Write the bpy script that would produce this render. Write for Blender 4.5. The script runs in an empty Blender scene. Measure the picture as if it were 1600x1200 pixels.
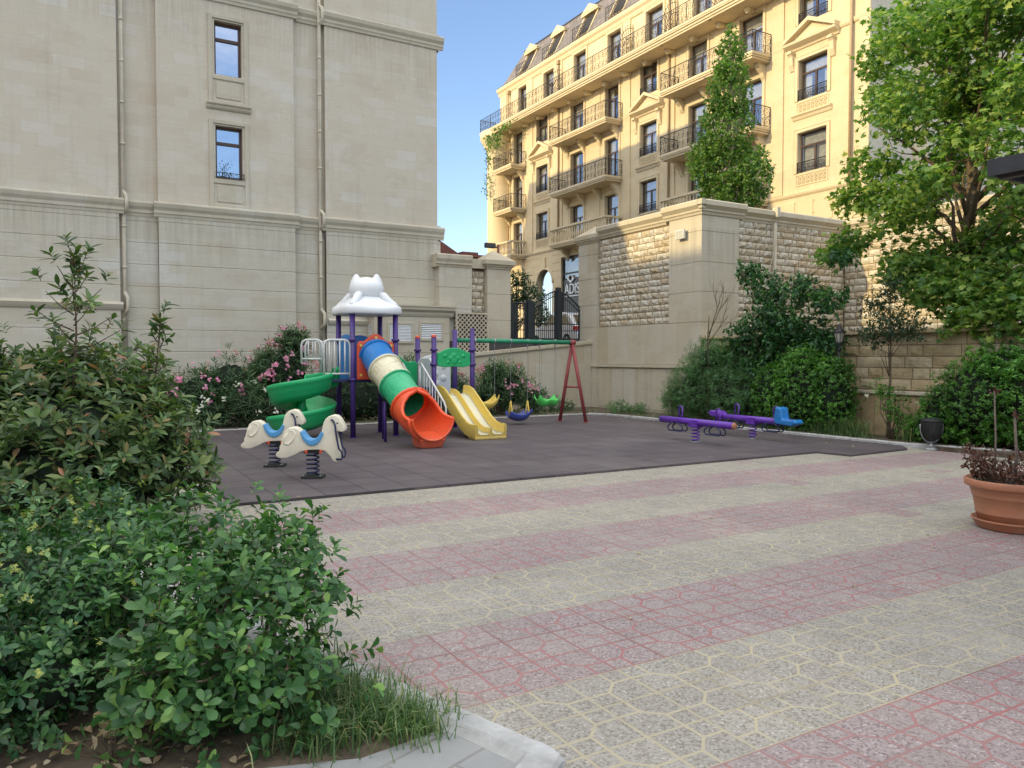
import bpy, math, random
from math import sin, cos, pi, radians, sqrt, atan2
from mathutils import Vector, Matrix
S = bpy.context.scene
COL = S.collection
Z = Vector((0, 0, 1))
# ---------------------------------------------------------------- camera
F = 1200.0
HC = 1.55
pitch = -math.atan(40 / F)
yaw = radians(60)
fw = Vector((cos(yaw) * cos(pitch), sin(yaw) * cos(pitch), sin(pitch)))
rt = Vector((sin(yaw), -cos(yaw), 0))
cam = bpy.data.cameras.new('camera')
cam.sensor_width = 36.0
cam.lens = 36.0 * F / 1600.0
cam.clip_start = 0.05
cam.clip_end = 2000
co = bpy.data.objects.new('camera', cam)
COL.objects.link(co)
co.location = (0, 0, HC)
co.rotation_euler = fw.to_track_quat('-Z', 'Y').to_euler()
S.camera = co

# ---------------------------------------------------------------- node helpers
def newmat(name):
    m = bpy.data.materials.new(name)
    m.use_nodes = True
    nt = m.node_tree
    for n in list(nt.nodes):
        nt.nodes.remove(n)
    out = nt.nodes.new('ShaderNodeOutputMaterial')
    b = nt.nodes.new('ShaderNodeBsdfPrincipled')
    nt.links.new(b.outputs[0], out.inputs[0])
    return m, nt, b, out

class N:
    """tiny node-graph writer"""
    def __init__(s, nt): s.nt = nt
    def n(s, t, **kw):
        x = s.nt.nodes.new(t)
        for k, v in kw.items(): setattr(x, k, v)
        return x
    def set(s, sock, v):
        if hasattr(v, 'is_output') or isinstance(v, bpy.types.NodeSocket):
            s.nt.links.new(v, sock)
        else:
            sock.default_value = v
    def math(s, op, a, b=0.0, c=None):
        x = s.n('ShaderNodeMath', operation=op)
        s.set(x.inputs[0], a); s.set(x.inputs[1], b)
        if c is not None: s.set(x.inputs[2], c)
        return x.outputs[0]
    def noise(s, vec, scale, detail=3, rough=.55, out=0):
        x = s.n('ShaderNodeTexNoise')
        if vec is not None: s.nt.links.new(vec, x.inputs['Vector'])
        x.inputs['Scale'].default_value = scale
        x.inputs['Detail'].default_value = detail
        x.inputs['Roughness'].default_value = rough
        return x.outputs[out]
    def ramp(s, fac, stops, interp='LINEAR'):
        x = s.n('ShaderNodeValToRGB')
        x.color_ramp.interpolation = interp
        e = x.color_ramp.elements
        e[0].position, e[0].color = stops[0][0], c4(stops[0][1])
        e[1].position, e[1].color = stops[-1][0], c4(stops[-1][1])
        for p, c in stops[1:-1]:
            k = e.new(p); k.color = c4(c)
        s.nt.links.new(fac, x.inputs[0])
        return x.outputs[0]
    def mix(s, fac, a, b, blend='MIX'):
        x = s.n('ShaderNodeMix', data_type='RGBA', blend_type=blend)
        s.set(x.inputs[0], fac)
        s.set(x.inputs[6], a if not isinstance(a, tuple) else c4(a))
        s.set(x.inputs[7], b if not isinstance(b, tuple) else c4(b))
        return x.outputs[2]
    def mapr(s, v, a, b, c, d):
        x = s.n('ShaderNodeMapRange')
        s.set(x.inputs[0], v)
        for i, q in enumerate((a, b, c, d)): s.set(x.inputs[i + 1], q)
        return x.outputs[0]
    def bump(s, h, strength, dist=.01, normal=None):
        x = s.n('ShaderNodeBump')
        x.inputs['Strength'].default_value = strength
        x.inputs['Distance'].default_value = dist
        s.nt.links.new(h, x.inputs['Height'])
        if normal is not None: s.nt.links.new(normal, x.inputs['Normal'])
        return x.outputs[0]
    def pos(s):
        return s.n('ShaderNodeNewGeometry').outputs['Position']
    def sep(s, v):
        x = s.n('ShaderNodeSeparateXYZ'); s.nt.links.new(v, x.inputs[0]); return x.outputs
    def comb(s, a, b, c=0.0):
        x = s.n('ShaderNodeCombineXYZ')
        s.set(x.inputs[0], a); s.set(x.inputs[1], b); s.set(x.inputs[2], c)
        return x.outputs[0]

def c4(c):
    return (c[0], c[1], c[2], 1.0) if len(c) == 3 else c

def simple(name, col, rough=.5, metal=0.0, var=.12, scale=6, bump=0.0, spec=.5, dirt=0.0, coat=0.0):
    m, nt, b, out = newmat(name)
    g = N(nt)
    p = g.n('ShaderNodeTexCoord').outputs['Object'] if False else g.pos()
    f = g.noise(p, scale, 4, .6)
    lo = tuple(x * (1 - var) for x in col); hi = tuple(min(1, x * (1 + var)) for x in col)
    c = g.ramp(f, [(.3, lo), (.7, hi)])
    if dirt > 0:
        f2 = g.noise(p, scale * .35, 5, .65)
        c = g.mix(g.mapr(f2, .48, .75, 0, dirt), c, (.16, .14, .12))
    nt.links.new(c, b.inputs['Base Color'])
    nt.links.new(g.mapr(f, .3, .7, max(0, rough - .07), min(1, rough + .1)), b.inputs['Roughness'])
    b.inputs['Metallic'].default_value = metal
    b.inputs['Specular IOR Level'].default_value = spec
    if coat: b.inputs['Coat Weight'].default_value = coat
    if bump:
        nt.links.new(g.bump(g.noise(p, scale * 5, 4, .6), bump, .01), b.inputs['Normal'])
    return m

def stone(name, base, warm, pale, bw=.6, bh=.27, streak=.35, tone=1.0, mortar=.82, bumps=.15, hrepeat=None):
    """ashlar cladding: individual block tones, faint joints, weather streaks"""
    m, nt, b, out = newmat(name)
    g = N(nt)
    p = g.pos(); x, y, z = g.sep(p)
    u = g.math('ADD', x, y)
    v = g.comb(u, z, 0.0)
    br = g.n('ShaderNodeTexBrick')
    nt.links.new(v, br.inputs['Vector'])
    br.offset = .5; br.offset_frequency = 2
    br.inputs['Scale'].default_value = 1.0
    br.inputs['Mortar Size'].default_value = .004
    br.inputs['Mortar Smooth'].default_value = .3
    br.inputs['Brick Width'].default_value = bw
    br.inputs['Row Height'].default_value = bh
    br.inputs['Color1'].default_value = (0, 0, 0, 1)
    br.inputs['Color2'].default_value = (1, 1, 1, 1)
    br.inputs['Mortar'].default_value = (.5, .5, .5, 1)
    blk = g.sep(br.outputs['Color'])[0]
    big = g.noise(p, .45, 4, .6)
    k = g.math('ADD', g.math('MULTIPLY', blk, .42), g.math('MULTIPLY', big, .63))
    c = g.ramp(k, [(.18, warm), (.42, base), (.62, base), (.85, pale)])
    # horizontal veining in every slab
    vein = g.noise(g.comb(g.math('MULTIPLY', u, 3.0), g.math('MULTIPLY', z, 14.0), blk), 1.3, 5, .65)
    c = g.mix(g.mapr(vein, .35, .7, 0, .28), c, tuple(q * .82 for q in base))
    # pale mineral bloom
    bl = g.noise(g.comb(g.math('MULTIPLY', u, 1.6), g.math('MULTIPLY', z, 3.2), 0.0), 1.1, 6, .75)
    c = g.mix(g.mapr(bl, .58, .72, 0, .5), c, pale)
    sc_ = g.noise(g.comb(g.math('MULTIPLY', u, 2.6), g.math('MULTIPLY', z, 7.5), 7.0), 1.4, 7, .8)
    c = g.mix(g.mapr(sc_, .60, .66, 0, .55), c, tuple(min(.8, q * 1.12 + .02) for q in pale))
    sc2 = g.noise(g.comb(g.math('MULTIPLY', u, 1.2), g.math('MULTIPLY', z, 2.0), 11.0), .8, 6, .7)
    c = g.mix(g.mapr(sc2, .52, .66, 0, .35), c, tuple(q * .86 for q in warm))
    # vertical streaks of dirt
    st = g.noise(g.comb(g.math('MULTIPLY', u, 5.0), g.math('MULTIPLY', z, .28), 0.0), 1.0, 4, .6)
    c = g.mix(g.mapr(st, .55, .8, 0, streak), c, (.20, .185, .15))
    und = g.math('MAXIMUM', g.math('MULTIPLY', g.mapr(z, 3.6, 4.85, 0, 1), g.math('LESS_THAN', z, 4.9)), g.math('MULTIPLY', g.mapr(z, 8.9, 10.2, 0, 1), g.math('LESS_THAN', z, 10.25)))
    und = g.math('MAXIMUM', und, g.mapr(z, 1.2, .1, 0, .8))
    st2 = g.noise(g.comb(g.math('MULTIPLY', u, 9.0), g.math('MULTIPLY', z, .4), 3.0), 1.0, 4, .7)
    c = g.mix(g.math('MULTIPLY', und, g.mapr(st2, .42, .68, 0, .42)), c, (.24, .22, .18))  # dirt streaks plus painted occlusion below the cornices, also darker towards the ground
    c = g.mix(g.math('MULTIPLY', br.outputs['Fac'], 1 - mortar), c, (.22, .2, .16))
    nt.links.new(c, b.inputs['Base Color'])
    b.inputs['Roughness'].default_value = .8
    b.inputs['Specular IOR Level'].default_value = .25
    h = g.math('SUBTRACT', g.math('MULTIPLY', g.noise(p, 30, 5, .7), .35), br.outputs['Fac'])
    nt.links.new(g.bump(h, bumps, .006), b.inputs['Normal'])
    return m

def leafmat(name, stops, trans=.3, rough=.42, spec=.4, clump=1.2, dark=.40, bright=1.9):
    m, nt, b, out = newmat(name)
    g = N(nt)
    r = g.n('ShaderNodeNewGeometry').outputs['Random Per Island']
    stops = [(q, tuple(min(.85, x * bright) for x in c_)) for q, c_ in stops]
    c = g.ramp(r, stops)
    p = g.pos()
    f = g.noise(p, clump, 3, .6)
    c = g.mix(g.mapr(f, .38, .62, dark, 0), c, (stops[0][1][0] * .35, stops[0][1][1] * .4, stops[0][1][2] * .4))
    nt.links.new(c, b.inputs['Base Color'])
    b.inputs['Roughness'].default_value = rough
    b.inputs['Specular IOR Level'].default_value = spec
    tr = g.n('ShaderNodeBsdfTranslucent')
    c2 = g.mix(.5, c, (.35, .5, .05), 'MULTIPLY')
    c2 = g.mix(1.0, c, (1.6, 1.9, .8), 'MULTIPLY')
    nt.links.new(c2, tr.inputs[0])
    mx = g.n('ShaderNodeMixShader'); mx.inputs[0].default_value = trans
    nt.links.new(b.outputs[0], mx.inputs[1]); nt.links.new(tr.outputs[0], mx.inputs[2])
    nt.links.new(mx.outputs[0], out.inputs[0])
    return m

# ---------------------------------------------------------------- mesh builder
class MB:
    def __init__(s): s.v = []; s.f = []; s.m = []; s.sm = []; s.cur = 0; s.smooth = False
    def add(s, vs, fs, smooth=None):
        o = len(s.v); s.v.extend([tuple(q) for q in vs])
        sm = s.smooth if smooth is None else smooth
        for f in fs:
            s.f.append(tuple(i + o for i in f)); s.m.append(s.cur); s.sm.append(sm)
        return s
    def box(s, x0, x1, y0, y1, z0, z1):
        if x0 > x1: x0, x1 = x1, x0
        if y0 > y1: y0, y1 = y1, y0
        if z0 > z1: z0, z1 = z1, z0
        vs = [(x, y, z) for z in (z0, z1) for y in (y0, y1) for x in (x0, x1)]
        return s.add(vs, [(0, 2, 3, 1), (4, 5, 7, 6), (0, 1, 5, 4), (2, 6, 7, 3), (0, 4, 6, 2), (1, 3, 7, 5)], False)
    def quad(s, a, b, c, d): return s.add([a, b, c, d], [(0, 1, 2, 3)], False)
    def prism(s, poly, axis, a, b, smooth=False):
        """poly in the other two axes (in xyz order), extruded a..b along axis"""
        n = len(poly)
        def mk(p, t):
            q = list(p); q.insert(axis, t); return q
        vs = [mk(p, a) for p in poly] + [mk(p, b) for p in poly]
        fs = [tuple(range(n)), tuple(range(2 * n - 1, n - 1, -1))]
        fs += [(i, i + n, (i + 1) % n + n, (i + 1) % n) for i in range(n)]
        return s.add(vs, fs, smooth)
    def tube(s, pts, r, seg=8, cap=True, smooth=True, closed=False):
        pts = [Vector(p) for p in pts]; n = len(pts)
        rs = r if isinstance(r, (list, tuple)) else [r] * n
        T = []
        for i in range(n):
            if closed: t = pts[(i + 1) % n] - pts[i - 1]
            else: t = pts[min(i + 1, n - 1)] - pts[max(i - 1, 0)]
            T.append(t.normalized() if t.length > 1e-9 else Z.copy())
        up = Vector((0, 0, 1)) if abs(T[0].z) < .9 else Vector((1, 0, 0))
        a = T[0].cross(up).normalized(); vs = []
        for i in range(n):
            a = (a - T[i] * a.dot(T[i]))
            a = a.normalized() if a.length > 1e-6 else T[i].orthogonal().normalized()
            b = T[i].cross(a)
            for k in range(seg):
                an = 2 * pi * k / seg
                vs.append(pts[i] + (a * cos(an) + b * sin(an)) * rs[i])
        fs = []
        for i in range(n if closed else n - 1):
            j = (i + 1) % n
            for k in range(seg):
                k2 = (k + 1) % seg
                fs.append((i * seg + k, i * seg + k2, j * seg + k2, j * seg + k))
        s.add(vs, fs, smooth)
        if cap and not closed:
            o = len(s.v) - len(vs)
            s.f.append(tuple(o + k for k in range(seg))[::-1]); s.m.append(s.cur); s.sm.append(False)
            s.f.append(tuple(o + (n - 1) * seg + k for k in range(seg))); s.m.append(s.cur); s.sm.append(False)
        return s
    def lathe(s, prof, c=(0, 0, 0), seg=24, smooth=True):
        c = Vector(c); vs = []
        for r, z in prof:
            for k in range(seg):
                a = 2 * pi * k / seg
                vs.append((c.x + r * cos(a), c.y + r * sin(a), c.z + z))
        fs = []
        for i in range(len(prof) - 1):
            for k in range(seg):
                k2 = (k + 1) % seg
                fs.append((i * seg + k, i * seg + k2, (i + 1) * seg + k2, (i + 1) * seg + k))
        return s.add(vs, fs, smooth)
    def sweep(s, pts, frames, section, smooth=True, capends=True):
        """closed section [(a,b)] swept along pts with frames (A,B)"""
        vs = []; m = len(section)
        for p, (A, B) in zip(pts, frames):
            for a, b in section: vs.append(Vector(p) + A * a + B * b)
        fs = []
        for i in range(len(pts) - 1):
            for k in range(m):
                k2 = (k + 1) % m
                fs.append((i * m + k, i * m + k2, (i + 1) * m + k2, (i + 1) * m + k))
        s.add(vs, fs, smooth)
        if capends:
            o = len(s.v) - len(vs)
            for base, rev in ((o, 1), (o + (len(pts) - 1) * m, 0)):
                f = tuple(base + k for k in range(m))
                s.f.append(f[::-1] if rev else f); s.m.append(s.cur); s.sm.append(False)
        return s

def obj(name, mb, mats, parent=None, off=None, bevel=0.0, segs=2, auto=None, label=None):
    me = bpy.data.meshes.new(name)
    if off is None and parent is not None:
        o = Vector((0, 0, 0)); q = parent
        while q is not None: o += q.location; q = q.parent
        off = o
    vs = mb.v
    if off is not None and Vector(off).length > 0:
        ox, oy, oz = off
        vs = [(a - ox, b - oy, c - oz) for a, b, c in vs]
    me.from_pydata(vs, [], mb.f)
    if not isinstance(mats, (list, tuple)): mats = [mats]
    for m in mats: me.materials.append(m)
    if len(mats) > 1: me.polygons.foreach_set('material_index', mb.m)
    me.polygons.foreach_set('use_smooth', mb.sm)
    me.update()
    ob = bpy.data.objects.new(name, me)
    COL.objects.link(ob)
    if parent is not None: ob.parent = parent
    if bevel:
        bv = ob.modifiers.new('Bevel', 'BEVEL'); bv.width = bevel; bv.segments = segs
        bv.limit_method = 'ANGLE'; bv.angle_limit = radians(40)
    if label: ob['label'] = label
    return ob

def tag(o, label, cat, group=None):
    o['label'] = label; o['category'] = cat
    if group: o['group'] = group
    return o

def thing(name, label, cat, loc=(0, 0, 0), group=None):
    o = bpy.data.objects.new(name, None)
    o.empty_display_size = .2
    COL.objects.link(o); o.location = loc
    return tag(o, label, cat, group)

def struct(name, mb, mats):
    o = obj(name, mb, mats); o['kind'] = 'structure'; return o

# ---------------------------------------------------------------- world and sun
w = bpy.data.worlds.new('World'); S.world = w; w.use_nodes = True
nt = w.node_tree; g = N(nt)
bg = nt.nodes['Background']
sky = g.n('ShaderNodeTexSky'); sky.sky_type = 'NISHITA'; sky.sun_disc = False
sky.sun_elevation = radians(18.5); sky.sun_rotation = radians(276)
sky.air_density = 1.0; sky.dust_density = .6; sky.ozone_density = 1.4
tc = g.n('ShaderNodeTexCoord').outputs['Generated']
sx, sy, sz = g.sep(tc)
# added bright veil overhead and behind the viewer, fills the shade with light
d_ = g.math('ADD', g.math('MULTIPLY', sx, -fw.x), g.math('MULTIPLY', sy, -fw.y))
mask = g.mapr(g.math('ADD', sz, g.math('MULTIPLY', d_, .22)), .46, .70, 0, 1)
cl = g.mapr(g.noise(tc, 2.2, 5, .6), .35, .6, .6, 1)
mask = g.math('MULTIPLY', g.math('MULTIPLY', mask, cl), g.mapr(sz, -.02, .08, 0, 1))
SKYK = .265
skc = g.mix(1.0, sky.outputs[0], (SKYK * 1.0, SKYK * 1.02, SKYK * 1.12), 'MULTIPLY')
cm = g.mix(mask, skc, (2.18, 2.14, 2.08))
nt.links.new(cm, bg.inputs[0]); bg.inputs[1].default_value = 1.0
sun = bpy.data.lights.new('sun', 'SUN'); sun.energy = 3.9; sun.angle = radians(.5); sun.color = (1, .78, .40)
so = bpy.data.objects.new('sun', sun); COL.objects.link(so)
SD = Vector((1, -.10, -.335))
so.rotation_euler = SD.to_track_quat('-Z', 'Y').to_euler()
S.view_settings.view_transform = 'Standard'
S.view_settings.look = 'None'
S.view_settings.exposure = 0
S.render.engine = 'CYCLES'
S.cycles.max_bounces = 6; S.cycles.diffuse_bounces = 3; S.cycles.glossy_bounces = 3
S.cycles.transmission_bounces = 4; S.cycles.transparent_max_bounces = 8
S.cycles.caustics_reflective = False; S.cycles.caustics_refractive = False

# ---------------------------------------------------------------- materials
M = {}
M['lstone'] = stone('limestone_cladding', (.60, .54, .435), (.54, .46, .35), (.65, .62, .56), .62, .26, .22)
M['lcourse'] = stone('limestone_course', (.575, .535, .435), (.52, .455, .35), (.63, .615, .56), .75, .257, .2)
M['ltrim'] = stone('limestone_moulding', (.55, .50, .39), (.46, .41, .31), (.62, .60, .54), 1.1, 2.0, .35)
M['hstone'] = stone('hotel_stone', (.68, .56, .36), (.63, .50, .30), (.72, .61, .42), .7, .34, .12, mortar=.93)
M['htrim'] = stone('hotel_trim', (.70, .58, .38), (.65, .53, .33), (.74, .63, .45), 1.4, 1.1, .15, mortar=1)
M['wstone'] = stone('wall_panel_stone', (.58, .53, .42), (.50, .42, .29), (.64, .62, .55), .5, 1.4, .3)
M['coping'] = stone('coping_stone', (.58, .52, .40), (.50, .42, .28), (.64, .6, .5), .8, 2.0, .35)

def rockmat(name, a, b_, c_):
    m, nt, b, out = newmat(name); g = N(nt); p = g.pos()
    r = g.n('ShaderNodeNewGeometry').outputs['Random Per Island']
    col = g.ramp(r, [(0, a), (.5, b_), (1, c_)])
    f = g.noise(p, 9, 6, .7)
    col = g.mix(g.mapr(f, .45, .75, 0, .55), col, (.30, .21, .12))
    nt.links.new(col, b.inputs['Base Color']); b.inputs['Roughness'].default_value = .9
    b.inputs['Specular IOR Level'].default_value = .2
    nt.links.new(g.bump(g.noise(p, 22, 6, .75), .8, .03), b.inputs['Normal'])
    return m
M['rock'] = rockmat('split_face_stone', (.56, .47, .33), (.66, .60, .48), (.72, .69, .60))
M['rockdark'] = rockmat('weathered_split_stone', (.50, .40, .24), (.60, .49, .31), (.66, .57, .40))
M['joint'] = simple('stone_joint', (.24, .18, .11), .95, var=.3, scale=8)

def slatemat():
    m, nt, b, out = newmat('roof_slate'); g = N(nt); p = g.pos(); x, y, z = g.sep(p)
    br = g.n('ShaderNodeTexBrick'); nt.links.new(g.comb(y, z, 0.0), br.inputs['Vector'])
    br.inputs['Scale'].default_value = 1; br.inputs['Brick Width'].default_value = .42; br.inputs['Row Height'].default_value = .27
    br.inputs['Mortar Size'].default_value = .014
    br.inputs['Color1'].default_value = (.15, .135, .13, 1); br.inputs['Color2'].default_value = (.23, .20, .185, 1)
    br.inputs['Mortar'].default_value = (.05, .045, .045, 1)
    nt.links.new(br.outputs[0], b.inputs['Base Color']); b.inputs['Roughness'].default_value = .7
    nt.links.new(g.bump(g.math('SUBTRACT', 1.0, br.outputs['Fac']), .6, .02), b.inputs['Normal'])
    return m
M['slate'] = slatemat()
M['iron'] = simple('wrought_iron', (.028, .026, .028), .45, var=.3, scale=12)
M['irongate'] = simple('dark_green_iron', (.022, .03, .036), .5, var=.3, scale=9)
M['brownframe'] = simple('brown_window_frame', (.075, .042, .03), .4, var=.2)
M['darkroom'] = simple('dark_interior', (.03, .03, .032), .9)
M['curtain'] = simple('net_curtain', (.62, .58, .5), .9, var=.25, scale=5)
M['pipe'] = simple('cream_downpipe', (.56, .51, .40), .5, var=.15, scale=3, dirt=.25)
M['hpipe'] = simple('brown_downpipe', (.42, .30, .17), .5)

def glassmat(name, refl=.45, tint=(.5, .55, .6), base=.0):
    m, nt, b, out = newmat(name); g = N(nt)
    gl = g.n('ShaderNodeBsdfGlossy'); gl.inputs['Roughness'].default_value = .03
    gl.inputs['Color'].default_value = (.85, .9, 1, 1)
    wob = g.bump(g.noise(g.pos(), 1.6, 2, .5), .12, .05)
    nt.links.new(wob, gl.inputs['Normal'])
    tr = g.n('ShaderNodeBsdfTransparent'); tr.inputs[0].default_value = c4(tint)
    mx = g.n('ShaderNodeMixShader'); mx.inputs[0].default_value = refl
    nt.links.new(tr.outputs[0], mx.inputs[1]); nt.links.new(gl.outputs[0], mx.inputs[2])
    nt.links.new(mx.outputs[0], out.inputs[0])
    return m
M['glass'] = glassmat('window_glass', .24, (.75, .78, .8))
M['glassdark'] = glassmat('mirror_glass', .72, (.25, .3, .35))

def plastic(name, col, rough=.32, fade=.25, dirt=.16, swirl=None):
    m, nt, b, out = newmat(name); g = N(nt); p = g.pos()
    f = g.noise(p, 2.4, 4, .6)
    hi = tuple(min(1, q * .75 + .18) for q in col)
    c = g.mix(g.mapr(f, .42, .8, 0, fade), c4(col), c4(hi))
    f2 = g.noise(p, 14, 5, .7)
    c = g.mix(g.mapr(f2, .55, .85, 0, dirt * 2), c, (.22, .19, .15))
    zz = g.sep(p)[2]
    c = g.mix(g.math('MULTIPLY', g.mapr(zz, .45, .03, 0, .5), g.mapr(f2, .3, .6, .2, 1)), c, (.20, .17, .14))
    if swirl:
        w1 = g.math('MULTIPLY', g.noise(p, 2.6, 1, .4), 60.0)
        ln = g.math('SINE', w1)
        c = g.mix(g.mapr(ln, .55, .95, 0, .5), c, swirl)
    f3 = g.noise(p, 45, 3, .8); c = g.mix(g.mapr(f3, .66, .72, 0, .35), c, hi)
    nt.links.new(c, b.inputs['Base Color'])
    nt.links.new(g.mapr(f2, .3, .7, rough - .06, rough + .16), b.inputs['Roughness'])
    nt.links.new(g.bump(f2, .04, .01), b.inputs['Normal'])
    return m
M['red'] = plastic('orange_red_plastic', (.86, .095, .02), .28)
M['redp'] = plastic('red_plastic', (.70, .085, .035), .35)
M['blue'] = plastic('blue_plastic', (.015, .20, .56), .3)
M['seatblue'] = plastic('light_blue_plastic', (.10, .36, .68), .35)
M['green'] = plastic('green_plastic', (.01, .42, .14), .3, .1)
M['lgreen'] = plastic('lime_green_plastic', (.10, .62, .12), .3)
M['yellow'] = plastic('yellow_plastic', (.78, .56, .10), .35, .35)
M['ypale'] = plastic('faded_slide_bed', (.74, .72, .54), .3, .4, .2)
M['white'] = plastic('white_plastic', (.80, .82, .84), .4, .1, .12)
M['purple'] = simple('purple_paint', (.065, .03, .20), .38, var=.2, scale=4, dirt=.12)
M['violet'] = simple('violet_paint', (.14, .04, .42), .35, var=.15, scale=4, dirt=.1)
M['navy'] = simple('navy_paint', (.02, .028, .09), .4)
M['cream'] = plastic('cream_plastic', (.86, .79, .62), .38, .3, .15)
M['tubegreen'] = plastic('tube_green_plastic', (.02, .46, .20), .3, .35, swirl=(.01, .28, .12))
M['tubecream'] = plastic('tube_cream_plastic', (.76, .72, .52), .3, .3, swirl=(.52, .42, .20))
M['maroon'] = simple('dusty_red_paint', (.30, .055, .06), .5, var=.2, scale=5, dirt=.2)
M['beamgreen'] = simple('green_paint', (.02, .27, .14), .5, var=.2, scale=5, dirt=.2)
M['steelw'] = simple('white_painted_steel', (.68, .68, .66), .4, dirt=.2)
M['steel'] = simple('grey_steel', (.35, .36, .37), .4, .6)
M['black'] = simple('black_metal', (.02, .022, .022), .5, var=.4, scale=20)
M['terra'] = simple('terracotta_plastic', (.47, .20, .11), .5, var=.14, scale=3, bump=.03, dirt=.22)
M['soil'] = simple('soil', (.11, .085, .06), .95, var=.45, scale=7, bump=.8)
M['bark'] = simple('bark', (.13, .095, .065), .9, var=.4, scale=18, bump=.5)
M['barkpale'] = simple('pale_bark', (.42, .36, .27), .85, var=.3, scale=14, bump=.3)
M['kerbwhite'] = simple('kerb_concrete', (.44, .445, .44), .85, var=.28, scale=6, bump=.35, dirt=.6)
M['concrete'] = simple('concrete', (.38, .38, .36), .9, var=.2, scale=3, bump=.2, dirt=.2)
M['asphalt'] = simple('asphalt', (.06, .06, .062), .9, var=.3, scale=20, bump=.3)
M['roofred'] = simple('brown_red_sheet_roof', (.20, .065, .045), .6, var=.15)
M['orange'] = simple('orange_wood', (.45, .2, .1), .6)
M['carpaint'] = simple('white_car_paint', (.72, .73, .75), .15, var=.02, coat=1.0)
M['tail'] = simple('red_tail_light', (.45, .01, .01), .2)
M['tyre'] = simple('tyre_rubber', (.02, .02, .02), .8)
M['signwhite'] = simple('white_sign_letters', (.85, .85, .86), .5, var=.03)
M['signdark'] = simple('dark_sign_panel', (.045, .04, .042), .35)
M['awning'] = simple('dark_canopy', (.045, .047, .055), .6, var=.35, scale=5, bump=.2)

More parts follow.
